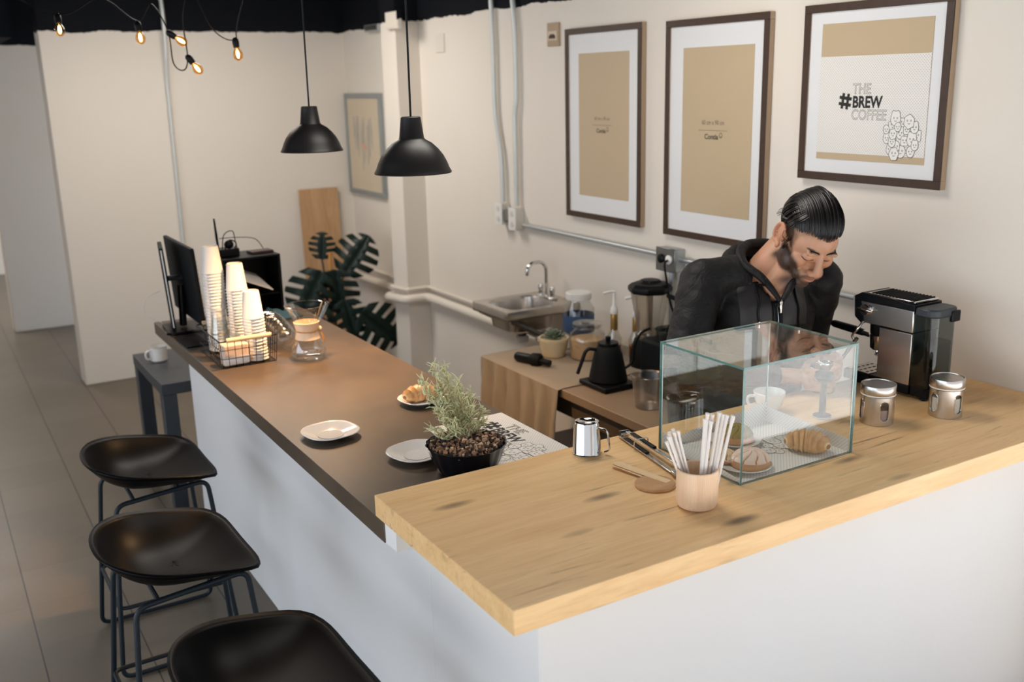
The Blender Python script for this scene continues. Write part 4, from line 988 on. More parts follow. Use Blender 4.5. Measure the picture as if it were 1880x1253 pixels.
# ------------------------------------------------------------------ work table by the wall
t = thing('work_table', 'worn brown work table along the right wall', 'table', (1.67, 1.80, 0))
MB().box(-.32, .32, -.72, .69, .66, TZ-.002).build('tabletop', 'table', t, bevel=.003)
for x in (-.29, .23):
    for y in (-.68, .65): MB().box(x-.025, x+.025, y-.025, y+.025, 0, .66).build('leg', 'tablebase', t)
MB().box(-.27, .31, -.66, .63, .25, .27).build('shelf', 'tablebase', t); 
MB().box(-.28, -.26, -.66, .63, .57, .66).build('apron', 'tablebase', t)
# storage boxes below, in the dark
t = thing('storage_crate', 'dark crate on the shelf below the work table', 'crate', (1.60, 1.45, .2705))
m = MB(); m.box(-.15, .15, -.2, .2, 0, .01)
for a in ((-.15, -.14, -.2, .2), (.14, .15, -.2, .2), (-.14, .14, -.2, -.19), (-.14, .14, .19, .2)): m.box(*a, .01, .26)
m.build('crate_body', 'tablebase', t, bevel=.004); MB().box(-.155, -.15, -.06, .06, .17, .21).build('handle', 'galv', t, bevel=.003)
# cloth over the far end
t = MB()
def cl(u, v):
    # v: from the wall side to the floor-ward hem ; u along y
    y = 1.86+.655*u
    wob = noise.noise(Vector((u*5, v*2, 1.3)))
    if v < .62: k = v/.62; return 1.985-.645*k, y-.0, TZ+.0015+.003*max(0, wob)+(.006*math.sin(u*40)*max(0, k-.9)*0)
    k = (v-.62)/.38
    fold = .014*math.sin(u*34+math.sin(k*3)*.8)*min(1, k*2.2)+.008*math.sin(u*75)*k
    hem = .30+.06*noise.noise(Vector((u*3, 0, 5)))+.05*u*0
    return 1.338-.008-fold-.012*k, y+.01*wob*k, TZ+.001-(hem)*k
t.grid(cl, 90, 40); tag(t.build('cover_cloth', 'cloth', smooth=70, solid=.002), 'beige cloth draped over the far end of the work table', 'cloth')
# things on the table
z = TZ+.004
t = thing('potted_succulent', 'succulent in a ridged cream pot on the beige cloth', 'potted plant', (1.60, 2.30, z))
MB().lathe([(0, 0), (.048, 0), (.052, .004)]+[(.052+.018*k/10+(.0022 if k % 2 else 0), .008+.078*k/10) for k in range(11)]+[(.070, .092), (.064, .092), (.062, .075), (0, .075)], 48, cap0=False, cap1=False).build('pot', 'stonepot', t, smooth=50)
m = MB()
for i in range(26):
    a = i*2.4; el = .15+1.25*(i/26); L_ = .052-.012*i/26; T_ = Matrix.Translation((0, 0, .083)) @ Matrix.Rotation(a, 4, 'Z') @ Matrix.Rotation(-el, 4, 'Y') @ Matrix.Translation((L_*.62, 0, 0))
    m.ball((0, 0, 0), (L_*.6, .0125, .005), 10, 6, T_)
m.build('rosette', 'succ', t)
t = thing('hand_grinder', 'black cylindrical hand tool lying on the beige cloth', 'grinder', (1.445, 2.235, z+.024), -1.22)
m = MB(); m.tube([(-.10, 0, .0), (-.09, 0, 0), (-.01, 0, 0)], [.016, .022, .022], 24); m.build('grip', 'black', t, smooth=40)
MB().tube([(-.01, 0, 0), (0, 0, 0), (.035, 0, .003), (.045, 0, .003)], [.024, .030, .030, .022], 24).build('collar', 'blackm', t, smooth=40)
MB().tube([(.045, 0, 0), (.095, 0, -.004)], [.015, .015], 18).build('neck', 'black', t)
z = TZ+.0
t = thing('gooseneck_kettle', 'black gooseneck kettle with angular handle on its base', 'kettle', (1.545, 1.80, z), 0)
MB().box(-.092, .078, -.105, .085, 0, .022).build('power_base', 'black', t, bevel=.006)
MB().lathe([(0, .023), (.078, .023), (.082, .028), (.060, .135), (.046, .170), (.044, .172), (.0, .172)], 44, cap0=False).build('kettle_body', 'blackm', t, smooth=40)
MB().lathe([(.043, .172), (.044, .176), (.043, .186), (0, .190)], 36).build('lid', 'black', t); MB().lathe([(.010, .19), (.012, .20), (.012, .21), (0, .212)], 16).build('lid_knob', 'black', t)
MB().tube(rpath([(-.040, .018, .155), (-.075, .034, .162), (-.088, .04, .150), (-.118, .055, .055)], .014, 6), .0095, 10, flat=.8).build('handle', 'black', t)
MB().tube(rpath([(.062, -.02, .060), (.11, -.03, .085), (.115, -.03, .17), (.15, -.035, .215), (.19, -.04, .225)], .03, 6), .0062, 10).build('spout', 'black', t)
t = thing('plastic_tub', 'cloudy plastic measuring tub beside the kettle', 'tub', (1.50, 1.475, z))
MB().lathe([(0, .002), (.048, .002), (.052, .006), (.064, .125), (.068, .130), (.065, .131), (.061, .124)], 40, cap0=False, cap1=False).build('tub_body', 'frosted', t, smooth=50)
MB().lathe([(.067, .127), (.071, .130), (.067, .133)], 40, cap0=False, cap1=False).build('rim', 'plasticbag', t)
def big_jar(label, x, y, zz, r, h, fill, frac, lid='whiteplastic', band=None):
    t = thing('storage_jar', label, 'jar', (x, y, zz))
    MB().lathe([(0, .002), (r*.9, .002), (r, .01), (r, h*.72), (r*.72, h*.84), (r*.72, h*.92)], 40, cap0=False, cap1=False).build('jar_body', 'glassthin', t, smooth=50)
    MB().lathe([(0, .005), (r*.92, .006), (r*.93, h*frac), (r*.3, h*frac+.008), (0, h*frac+.008)], 32, cap0=False, cap1=False).build('contents', fill, t)
    MB().lathe([(r*.80, h*.88), (r*.82, h*.90), (r*.82, h*.99), (r*.78, h), (0, h)], 40, cap0=False).build('lid', lid, t, smooth=30)
    if band: MB().lathe([(r*1.004, h*.30), (r*1.008, h*.31), (r*1.008, h*.6), (r*1.004, h*.61)], 40, cap0=False, cap1=False).build('label_band', band, t)
big_jar('clear jar with cream screw lid and blue label behind the powder jar', 1.79, 2.37, TZ+.004, .075, .27, 'sugar', .25, band='bluelabel')
big_jar('squat clear jar of beige powder in front of the blue-label jar', 1.715, 2.195, TZ+.004, .082, .165, 'powder', .55, lid='plasticbag')
for lab, x, y, h in (('left of two pump syrup bottles', 1.815, 2.12, .255), ('right of two pump syrup bottles, next to the blender', 1.895, 2.06, .235)):
    t = thing('syrup_bottle', lab, 'bottle', (x, y, TZ+.001))
    MB().lathe([(0, .001), (.032, .001), (.034, .006), (.034, h*.38), (.016, h*.55), (.013, h*.62), (.013, h*.66)], 32, cap0=False, cap1=False).build('bottle_body', 'glassthin', t, smooth=50)
    MB().lathe([(0, .004), (.031, .004), (.031, h*.26), (0, h*.26)], 28).build('syrup', 'amber', t)
    MB().lathe([(.0145, h*.52), (.0165, h*.54), (.0165, h*.82), (.0145, h*.84)], 28, cap0=False, cap1=False).build('foil_neck', 'gold', t)
    MB().lathe([(.0165, h*.82), (.019, h*.84), (.016, h*.93), (.007, h*.99), (.007, h*1.20), (0, h*1.20)], 24, cap0=False).build('pump_collar', 'whiteplastic', t, smooth=40)
    MB().tube(rpath([(.006, 0, h*1.22), (-.012, .006, h*1.23), (-.045, .024, h*1.20)], .01), .0065, 10).build('pump_nozzle', 'whiteplastic', t)
t = thing('blender', 'blender with clear jug and black lid near the double socket', 'blender', (1.87, 1.93, TZ+.001))
MB().lathe([(0, 0), (.085, 0), (.09, .008), (.085, .07), (.068, .125), (.0, .125)], 36, cap0=False).build('motor_base', 'blackm', t, smooth=40)
MB().lathe([(.05, .13), (.056, .14), (.062, .20), (.088, .335), (.09, .345)], 8, cap1=False).build('jug', 'frosted', t, smooth=20)
MB().lathe([(.062, .125), (.064, .15), (.05, .165), (0, .165)], 24).build('blade_collar', 'plasticbag', t)
MB().lathe([(.092, .335), (.100, .345), (.100, .362), (.082, .376), (.05, .382), (.045, .392), (0, .394)], 8, cap0=True).build('lid', 'black', t, smooth=20, bevel=.004)
MB().lathe([(.012, .16), (.015, .33), (0, .33)], 12).build('tamper_tube', 'frosted', t)
MB().tube(rpath([(.03, -.085, .33), (.04, -.14, .32), (.035, -.135, .19), (.02, -.07, .17)], .02), .010, 10).build('handle', 'black', t)
tag(MB().tube(cr_([(1.935, 1.888, 1.178), (1.90, 1.87, 1.165), (1.895, 1.85, 1.10), (1.91, 1.84, 1.0), (1.96, 1.80, .80), (1.97, 1.79, .71)]), .005, 8).build('power_cord', 'black', off=(1.93, 1.87, 1.1), loc=(1.93, 1.87, 1.1)), 'black power cord hanging from the double socket', 'cable')
t = thing('coffee_grinder', 'large black electric grinder on the work table behind the glass case', 'grinder', (1.71, 1.58, z))
MB().box(-.105, .105, -.12, .12, 0, .04).build('base', 'black', t, bevel=.008); MB().box(-.085, .09, -.05, .11, .04, .215).build('housing', 'blackm', t, bevel=.012)
MB().lathe([(.045, .215), (.072, .225), (.075, .262), (0, .265)], 28).build('hopper', 'smoke', t, smooth=30)
MB().tube([(-.05, -.10, .13), (-.05, -.02, .14)], .012, 12).build('outlet_chute', 'black', t)
t = thing('knock_box', 'black knock box with steel bar on the near end of the work table', 'knock box', (1.49, 1.235, z))
m = MB(); m.lathe([(0, .0), (.062, .0), (.068, .006), (.074, .10), (.070, .102), (.065, .01), (0, .008)], 36, cap0=False, cap1=False); m.build('box_body', 'black', t, smooth=40)
MB().tube([(-.07, 0, .085), (.07, 0, .085)], .009, 14).build('knock_bar', 'chrome', t); MB().lathe([(.070, .100), (.076, .102), (.070, .105)], 36, cap0=False, cap1=False).build('steel_rim', 'chrome', t)
t = thing('appliance', 'black boxy appliance on the work table beside the barista', 'appliance', (1.78, 1.32, z))
MB().box(-.15, .16, -.15, .14, .012, .235).build('housing', 'black', t, bevel=.014); MB().box(-.155, -.15, -.12, .11, .14, .20).build('front_panel', 'charcoal', t, bevel=.003)
for x in (-.11, .12):
    for y in (-.11, .10): MB().lathe([(.012, 0), (.012, .012)], 10, c=(x, y, 0)).build('foot', 'black', t)

# ------------------------------------------------------------------ far corner: board and monstera
t = tag(MB().box(0, .30, -.018, 0, 0, 1.22).build('wood_board', 'board', loc=(1.565, 5.60, 0), rot=(-.035, 0, 0), bevel=.002), 'tall light wood board leaning on the back wall', 'board')
t = thing('monstera_plant', 'dark split-leaf monstera in the far corner', 'potted plant', (1.50, 4.95, 0))
MB().lathe([(0, 0), (.11, 0), (.12, .01), (.145, .22), (.15, .25), (.14, .25), (.135, .22), (0, .21)], 36, cap0=False, cap1=False).build('pot', 'terracotta', t, smooth=40)
def mleaf(tip, up, size, nrm, face):
    base = Vector((0, 0, 0)); d = Vector(up).normalized(); nn = Vector(nrm); nn = (nn-d*nn.dot(d)).normalized(); sd_ = d.cross(nn)
    m = MB(); rows = 44; pts = []
    outline_ = []
    for side in (-1, 1):
        vs = []; fs = []
        for i in range(rows+1):
            s = i/rows; y = -0.18+1.18*s
            wd = .62*math.sin(PI*min(1, s*.92+.08))**.6*(1-s*.15)
            slot = 1.0
            if .15 < s < .92:
                ph = (s*4.6) % 1
                if ph > .70: slot = .34
            droop = -.16*wd*wd-.10*s*s
            def P(w_): return Vector(tip)+ (d*(y-.25*w_*1.0*(.2)+.22*w_) + sd_*(side*w_) + nn*(droop*(w_/max(wd, .01))**2))*size
            vs += [P(0), P(wd*.34), P(wd*slot)]
        for i in range(rows):
            a = 3*i
            fs += [(a, a+1, a+4, a+3)]
            s = (i+.5)/rows; ph = (s*4.6) % 1
            if not (.15 < s < .92 and ph > .70): fs += [(a+1, a+2, a+5, a+4)]
        m.add(vs, fs)
    m.build('leaf', 'monstera', t, smooth=70, solid=.003)
    b0 = Vector((0, 0, .22)); e = Vector(tip)-d*size*.15; mid = (b0+e)/2+Vector((0, 0, .12))
    MB().tube([(1-k)**2*b0+2*k*(1-k)*mid+k*k*e for k in [i/8 for i in range(9)]], .006, 6).build('leaf_stalk', 'monstera', t)
vd = (-.35, -.9, .35)
mleaf((-.10, -.05, .70), (-.45, 0, -.8), .30, vd, 0)
mleaf((.12, -.05, .74), (.45, .0, .55), .27, vd, 0)
mleaf((.01, -.08, .70), (.1, 0, -.9), .27, (-.6, -.8, .1), 0)
mleaf((.05, -.15, .50), (.2, -.1, -.9), .26, vd, 0)
mleaf((.17, -.22, .42), (.75, -.1, -.65), .31, vd, 0)
mleaf((-.02, .05, .83), (.1, .1, .8), .16, vd, 0)
mleaf((-.14, -.15, .50), (-.5, -.1, -.7), .26, vd, 0)
MB().tube([(-.0, -.02, .2), (.0, -.05, .86)], .011, 8).build('orange_stake', 'orange', t)
# ------------------------------------------------------------------ barista
PER = thing('person', 'person in a black zip hoodie with slicked-back dark hair looking down at his hands', 'person', (1.50, .95, 0))
po = Vector((1.50, .95, 0))
HS = 1.06
HC = Vector((1.501, .701, 1.456))
HR = Euler((math.radians(37.5), math.radians(6), math.radians(-15))).to_matrix()
HM = Matrix.Translation(HC) @ HR.to_4x4() @ Matrix.Scale(HS, 4)     # head frame: -y face, +z crown
HMi = HM.inverted()
def caps(m, pts, rad, n=18):
    P = [Vector(p) for p in pts]
    out = []; rr = []
    for i in range(len(P)-1):
        for k in range(5):
            s = k/5; out.append(P[i].lerp(P[i+1], s)); rr.append(rad[i]+(rad[i+1]-rad[i])*s)
    out.append(P[-1]); rr.append(rad[-1])
    m.tube(out, rr, n)
    for p, r in ((P[0], rad[0]), (P[-1], rad[-1])): m.ball(p, (r, r, r), n, 10)
def hell(m, c, r, e=(0, 0, 0)): m.ell(c, r, e, 24, 16, pre=HM)
def hcap(m, pts, rad): caps(m, [HM @ Vector(p) for p in pts], [r*HS for r in rad], 14)
SHR, SHL = Vector((1.262, .905, 1.318)), Vector((1.640, .770, 1.300))     # his right shoulder is on the left of the picture
ELR, ELL = Vector((1.095, .815, 1.085)), Vector((1.680, .840, 1.060))
WRR, WRL = Vector((1.375, .690, 1.040)), Vector((1.600, .665, 1.040))
PIT = Vector((1.505, .612, 1.03))
body = MB()
hell(body, (0, .018, .036), (.074, .094, .074))
hell(body, (0, -.025, .020), (.068, .066, .072))
hell(body, (0, -.028, -.045), (.054, .058, .068))
hell(body, (0, -.030, -.078), (.049, .050, .036))
hell(body, (0, -.077, -.100), (.022, .018, .017))
for s in (-1, 1):
    hell(body, (s*.050, -.015, -.062), (.018, .038, .034), (.5, 0, 0))      # jaw corners
    hell(body, (s*.043, -.058, -.022), (.024, .026, .026))                  # cheeks
    hell(body, (s*.027, -.080, .027), (.025, .012, .010), (0, s*.12, -s*.35))
    hell(body, (s*.032, -.074, .006), (.0165, .015, .012))                  # lids
    hell(body, (s*.014, -.103, -.037), (.0095, .013, .0085))                # nostril wings
    hell(body, (s*.028, -.078, -.060), (.020, .020, .020))
hcap(body, [(0, -.086, .018), (0, -.097, -.006), (0, -.1125, -.029)], [.0100, .0105, .0125])
hell(body, (0, -.1125, -.032), (.0130, .0115, .0105))
hell(body, (0, -.090, -.052), (.026, .014, .013))
hell(body, (0, -.0985, -.0585), (.0215, .0085, .0045), (-.2, 0, 0))
hell(body, (0, -.0965, -.0690), (.0185, .0095, .0058), (.2, 0, 0))
hell(body, (0, -.082, -.084), (.018, .013, .008))
# ears
for s in (-1, 1):
    hell(body, (s*.081, .024, -.002), (.0065, .023, .033), (.20, s*.16, s*.32))
    hx_ = [(s*(.086+.003*math.sin(a)), .024+.0205*math.sin(a), .0+.032*math.cos(a)) for a in [(-.7+4.0*k/14) for k in range(15)]]
    hcap(body, hx_, [.0046]*15)
    hcap(body, [(s*.085, .018, .020), (s*.086, .028, .004), (s*.083, .020, -.016)], [.0036]*3)
    hell(body, (s*.083, .008, -.034), (.0065, .0095, .011))
    hell(body, (s*.079, .002, -.008), (.006, .006, .009))
# neck, hidden trunk
caps(body, [HM @ Vector((0, .040, -.030)), HM @ Vector((0, .055, -.085)), Vector((1.463, .835, 1.335)), Vector((1.46, .86, 1.26))], [.060, .060, .066, .085], 24)
caps(body, [HM @ Vector((0, .004, -.075)), Vector((1.452, .775, 1.30))], [.040, .05], 20)
caps(body, [Vector((1.45, .835, 1.20)), Vector((1.48, .90, 1.0)), Vector((1.50, .95, .86))], [.095, .095, .10], 20)
caps(body, [SHR, Vector((1.45, .84, 1.29)), SHL], [.04, .055, .04], 16)
for a, b_, c in ((SHR, ELR, WRR), (SHL, ELL, WRL)): caps(body, [a, b_, c], [.040, .032, .0245], 16)
for s in (-1, 1): caps(body, [(1.5+s*.09, .97, .86), (1.5+s*.10, .98, .48), (1.5+s*.10, 1.0, .09)], [.075, .052, .038], 16); caps(body, [(1.5+s*.10, 1.0, .05), (1.5+s*.105, .87, .035)], [.036, .028])
# hands closing on the pitcher
def hand(m, wr, side):
    ax = 0 if side > 0 else PI       # +x side (his left) or -x side
    z0 = 1.062 if side > 0 else 1.030
    def cp(a, r, z): return Vector((PIT.x+r*math.cos(a), PIT.y+r*math.sin(a), z))
    sgn = -1 if side > 0 else 1
    pa = cp(ax-sgn*.55, .062, z0+.002)
    caps(m, [wr, wr.lerp(pa, .55), pa], [.024, .027, .026], 16)
    k0 = cp(ax-sgn*.15, .058, z0); caps(m, [pa, k0], [.025, .022], 14)
    for i, (L, r_) in enumerate(((1.55, .0088), (1.75, .0092), (1.60, .0088), (1.30, .0078))):
        z = z0+.030-.0185*i
        pts = [cp(ax-sgn*.25, .058, z)]+[cp(ax+sgn*(a_*L), rr_, z-.002*j) for j, (a_, rr_) in enumerate(((.12, .057), (.48, .0475), (.80, .043), (1.0, .041)))]
        caps(m, pts, [.0105, r_*1.08, r_, r_*.95, r_*.82], 12)
    th = [cp(ax-sgn*.95, .060, z0+.010), cp(ax-sgn*1.15, .054, z0+.032), cp(ax-sgn*1.5, .046, z0+.044), cp(ax-sgn*1.8, .040, z0+.046)]
    caps(m, th, [.016, .0125, .0105, .0092], 12)
hand(body, WRR, -1); hand(body, WRL, 1)
me = remesh(body, .0034, 3, .5)
def limit(th):     # polar angle of the hairline for each direction
    a = abs((th+PI) % (2*PI)-PI)
    if a < .75: return 1.17+.03*a-.09*math.exp(-((a-.55)/.18)**2)
    if a < 1.25: return 1.18+(a-.75)*.55
    if a < 1.50: return 1.455+(a-1.25)*1.0
    return 1.70+min(.62, (a-1.5)*.75)
# dense head detail straight on the vertices
nv = len(me.vertices); co = np.empty(nv*3); me.vertices.foreach_get('co', co); co = co.reshape(-1, 3)
A = np.array(HMi.to_3x3()); bt = np.array(HMi.translation); L = co @ A.T + bt
colr = np.zeros((nv, 4)); colr[:] = (.52, .275, .165, 1)
def sm(e0, e1, x): t_ = np.clip((x-e0)/(e1-e0), 0, 1); return t_*t_*(3-2*t_)
hx, hy_, hz = L[:, 0], L[:, 1], L[:, 2]
head = (hz > -.125) & (hy_ < .13) & (np.abs(hx) < .11) & (hz < .2)
# eye crease, mouth line, nostril pockets pushed in
def dent(c, r, depth):
    d = ((hx-c[0])/r[0])**2+((hy_-c[1])/r[1])**2+((hz-c[2])/r[2])**2; return depth*np.exp(-d*1.5)*head
push = dent((0, -.100, -.0636), (.022, .02, .0022), .0030)
for s in (-1, 1): push += dent((s*.032, -.088, .0165), (.020, .02, .0035), .0028)+dent((s*.016, -.09, .012), (.008, .02, .01), .003)
co_h = L.copy(); co_h[:, 1] += push
A2 = np.array(HM.to_3x3()); co2 = co_h @ A2.T + np.array(HM.translation)
co[head] = co2[head]
# colour: lips, warm ears, brows, lashes, beard
hd = head.astype(float); front = (hy_ < -.02)
nz = np.array([noise.noise(Vector((p[0]*260, p[1]*260, p[2]*260))) for p in L[:, :]*1.0]) if nv < 400000 else np.zeros(nv)
lip = hd*front*np.exp(-((hx/.021)**4))*sm(-.0755, -.0715, hz)*(1-sm(-.0560, -.0530, hz))*sm(.085, .090, -hy_)
seam = hd*front*np.exp(-((hx/.024)**6))*np.exp(-((hz+.0636)/.0014)**2)
brow = np.zeros(nv); lash = np.zeros(nv)
for s in (-1, 1):
    t_ = (s*hx-.011)/.037; arch = .0265+.008*np.sin(np.clip(t_, 0, 1)*2.3); w_ = .0050*(1-.45*np.clip(t_, 0, 1))
    brow += hd*front*sm(-.05, .08, t_)*(1-sm(.92, 1.08, t_))*np.exp(-((hz-arch)/w_)**4)
    u_ = (s*hx-.033)/.0165; lash += hd*front*(np.abs(u_) < 1.05)*np.exp(-((hz-(-.0035+.0045*u_**2))/.0017)**2)
bz = -.052+.040*sm(.030, .066, np.abs(hx))+.075*sm(.055, .075, np.abs(hx))*sm(-.05, .005, hy_)
beard = hd*(1-sm(bz-.010, bz+.006, hz))*(hy_ < .022+.0*hz)*sm(-.128, -.100, hz+0)
beard = beard*(1-.9*np.exp(-((hx/.024)**4))*sm(-.081, -.074, hz)*sm(.08, .09, -hy_))*(1-.25*np.exp(-((np.abs(hx)-.0)/.030)**4)*sm(-.088, -.078, hz))
beard *= (.80+.10*sm(.020, .050, np.abs(hx)))
must = hd*front*np.exp(-(((np.abs(hx))/.031)**6))*np.exp(-((hz+.0505+.10*np.abs(hx)**1.0*0+.12*np.abs(hx))/.0042)**2)*sm(.078, .088, -hy_)
beard = np.clip(beard*.88+must*.75, 0, 1)*(.95+.25*nz)
side = hd*sm(.058, .066, np.abs(hx))*(hy_ < .0)*(hy_ > -.035)*sm(-.06, -.04, hz)
beard = beard*np.maximum(sm(-.096, -.080, hz), sm(.048, .066, -hy_))*(np.abs(hx) < .0765)
ne_ = len(me.edges); ed = np.empty(ne_*2, dtype=np.int32); me.edges.foreach_get('vertices', ed); ed = ed.reshape(-1, 2)
deg = np.bincount(ed.ravel(), minlength=nv).astype(float)
def blur(f, it):
    for _ in range(it): f = .4*f+.6*(np.bincount(ed[:, 0], f[ed[:, 1]], nv)+np.bincount(ed[:, 1], f[ed[:, 0]], nv))/np.maximum(deg, 1)
    return f
beard = blur(beard, 5); side = blur(side, 3)
beard = np.clip(beard*1.3+side*.55*(1-sm(.03, .06, hz)), 0, .91)
def mixc(w, c): 
    for k in range(3): colr[:, k] = colr[:, k]*(1-w)+c[k]*w
warm = hd*np.clip(np.exp(-((L-np.array([0, -.118, -.034]))**2).sum(1)/.0004)+sm(.076, .082, np.abs(hx)), 0, 1); mixc(warm*.35, (.62, .24, .15))
cheek = hd*front*np.exp(-((np.abs(hx)-.045)/.02)**2-((hz+.02)/.02)**2); mixc(cheek*.25, (.62, .27, .17))
mixc(np.clip(lip, 0, 1)*.75, (.46, .17, .12)); mixc(np.clip(seam, 0, 1)*.8, (.12, .04, .03))
mixc(beard, (.016, .010, .008)); mixc(np.clip(brow*(.85+.3*nz), 0, .95), (.018, .012, .010)); mixc(np.clip(lash, 0, 1)*.9, (.02, .012, .010))
tha = np.arctan2(hx, -(hy_-.020)); pha = np.arctan2(np.hypot(hx/.0795, (hy_-.020)/.101), (hz-.043)/.077)
lim = np.array([limit(a) for a in tha]); hairw = hd*(1-sm(-.06, .11, pha-lim))*(np.abs(tha) < 1.5)
mixc(np.clip(hairw, 0, 1)*.92, (.012, .009, .008))
me.vertices.foreach_set('co', co.ravel())
ca = me.color_attributes.new('Col', 'FLOAT_COLOR', 'POINT'); ca.data.foreach_set('color', colr.ravel())
q = NT('skin'); a_ = q.n('ShaderNodeAttribute', attribute_name='Col'); v_ = q.coords('Object')
M['skin'] = q.pbr(a_.outputs['Color'], .46, 0, q.bump(q.noise(v_, 320, 3), .12, .001), Subsurface_Weight=.12, Subsurface_Radius=(.6, .25, .12), Subsurface_Scale=.01)
me.transform(Matrix.Translation(-po)); link_mesh(me, 'body', 'skin', PER)

# hair: cap volume over the skull, swept back in locks
hair = MB()
def scalp(th, ph, ex=0):   # th around (0 = front), ph from crown
    return Vector((.0795*math.sin(th)*math.sin(ph)*(1+ex), .020-.1010*math.cos(th)*math.sin(ph)*(1+ex), .043+.0770*math.cos(ph)*(1+ex)))
rnd = random.Random(4)
cap = MB()
def cf(u, v):
    th = 2*PI*u; ph = max(.001, v*.955*limit(th)); fr = max(0, math.cos(th)); 
    ths = (th+PI) % (2*PI)-PI; g_ = math.exp(-((ths-.8)/.9)**2)
    thick = .045*(1-v**2)+.30*g_*math.sin(ph)**1.3*max(0, 1-v)**.75+.002
    return tuple(HM @ scalp(th, ph, thick))
cap.grid(cf, 96, 40, closeu=True)
hair.add(cap.v, cap.f)
def lock(x0, th0, ph0, lift, r):
    """a lock from the hairline combed straight back over the head"""
    pts = []; n = 16
    p0 = scalp(th0, ph0, .02)
    for k in range(n+1):
        s = k/n
        # plane x ~ const, rotate backwards around the head
        x = p0.x*(1+.10*math.sin(PI*s))*(1-.25*s); ang0 = math.atan2(p0.z-.043, -(p0.y-.020)); ang = ang0+(PI*1.04-ang0)*s
        hw = math.sqrt(max(.02, 1-(min(abs(x), .079)/.0815)**2))
        e = 1.0+lift*math.sin(PI*min(1, s*1.06+.0))**.95
        pts.append(HM @ Vector((x, .020-.1010*hw*e*math.cos(ang), .043+.0775*hw*e*math.sin(ang))))
    hair.tube(pts, [r*(.18+.82*min(1, k/4.5))*(1-.5*(k/n)**3) for k in range(n+1)], 6, flat=.62)
for i in range(230):
    th = rnd.uniform(-1.32, 1.32); ph = limit(th)*rnd.uniform(.90, 1.035) if i < 165 else limit(th)*rnd.uniform(.3, .9)
    if i < 60: th = -1.3+2.6*i/59; ph = limit(th)*rnd.uniform(.95, 1.05)
    lock(0, th, ph, rnd.uniform(.065, .105)*(1 if abs(th) < 1 else .7)+.16*math.exp(-((th-.8)/.9)**2), rnd.uniform(.0022, .0048)*HS)
for i in range(70):   # sides and back
    s_ = rnd.choice((-1, 1)); th = s_*rnd.uniform(1.25, 2.9); ph1 = limit(th)*.985; pts = []
    for k in range(9):
        s = k/8; pts.append(HM @ scalp(th-s_*.28*(1-s)*1.0, .75+(ph1-.75)*s, .085-.035*s))
    hair.tube(pts, [.004*HS*(1-.55*k/8)*min(1, (k+.6)/3) for k in range(9)], 6, flat=.6)
q = NT('hair'); v_ = q.coords('Object')
M['hair'] = q.pbr((.0075, .006, .0055, 1), q.math('ADD', .24, q.math('MULTIPLY', q.noise(v_, 90, 3), .2)), 0, Specular_IOR_Level=.38)
hair.build('hair', 'hair', PER, off=po, smooth=80)
fine = MB()
for i in range(26):      # stray hairs at temple and nape
    s_ = -1; th = s_*rnd.uniform(1.5, 2.6); p = HM @ scalp(th, limit(th)*.8, .09); d = (HM.to_3x3() @ Vector((s_*.6, .5, -.5))).normalized()
    fine.tube([p, p+d*.008, p+d*.016+Vector((0, 0, -.004))], [.0006, .0005, .0002], 4)
for s in (-1, 1):        # sideburns
    for i in range(40):
        p = HM @ Vector((s*(.0725+.002*rnd.random()), -.022+.022*rnd.random(), .025-.055*rnd.random())); fine.tube([p, p+(HM.to_3x3() @ Vector((s*.001, .002, -.010)))], [.0012, .0004], 4)
fine.build('stray_hair', 'hair', PER, off=po)
bpy.context.view_layer.update()
BOD = [c for c in PER.children if c.name.startswith('body')][0]
def onface(x, z, out=.0006):
    o_ = (HM @ Vector((x, -.2, z)))-po; d_ = (HM.to_3x3() @ Vector((0, 1, 0))).normalized()
    hit, loc, nrm, _ = BOD.ray_cast(o_, d_)
    return loc+po-d_*out if hit and (loc-o_).length < .16*HS else None
M['brow'] = simple('brow_hair', (.010, .007, .006, 1), .9, Specular_IOR_Level=.1)
# eyelashes and brow hairs as small raised arcs
for s in (-1, 1):
    m = MB(); pts = []
    for k in range(11):
        u_ = -1+2*k/10; x = s*(.033+.0165*u_); pts.append(onface(x, -.0040+.0045*u_*u_))
    pts = [p_ for p_ in pts if p_]; m.tube(pts, [.0006+.0008*math.sin(PI*k/max(1, len(pts)-1)) for k in range(len(pts))], 6); m.build('eyelashes', 'brow', PER, off=po)
    m = MB(); pts = []
    for k in range(13):
        t_ = k/12; x = s*(.011+.034*t_); pts.append(onface(x, .0265+.008*math.sin(t_*2.3), .0))
    pts = [p_ for p_ in pts if p_]; m.tube(pts, [.0010+.0028*math.sin(PI*min(1, k/max(1, len(pts)-1)*.9+.12)) for k in range(len(pts))], 8, flat=.45); m.build('eyebrow', 'brow', PER, off=po)

# hoodie
hd_ = MB()
CH = Vector((1.455, .850, 1.19))
fx_ = Vector((-.336, -.942, 0)); rx_ = Vector((.942, -.336, 0))     # chest facing / his left
def bell(c, r, e=0): hd_.ell(c, r, (0, 0, math.atan2(rx_.y, rx_.x)+e), 28, 18)
bell(CH, (.185, .125, .16)); bell(Vector((1.48, .885, 1.05)), (.175, .125, .17)); bell(Vector((1.49, .91, .93)), (.170, .125, .12))
bell(Vector((1.452, .875, 1.275)), (.175, .105, .075))
for s, p in ((1, SHL), (-1, SHR)):
    hd_.ball(p, (.070, .072, .066), 20, 12)
    caps(hd_, [Vector((1.452, .850, 1.325)), p+Vector((0, 0, .018))], [.070, .055], 20)
caps(hd_, [SHR, SHR.lerp(ELR, .5), ELR], [.071, .064, .056], 22); caps(hd_, [ELR, ELR.lerp(WRR, .5), WRR+(ELR-WRR)*.06], [.056, .050, .037], 20)
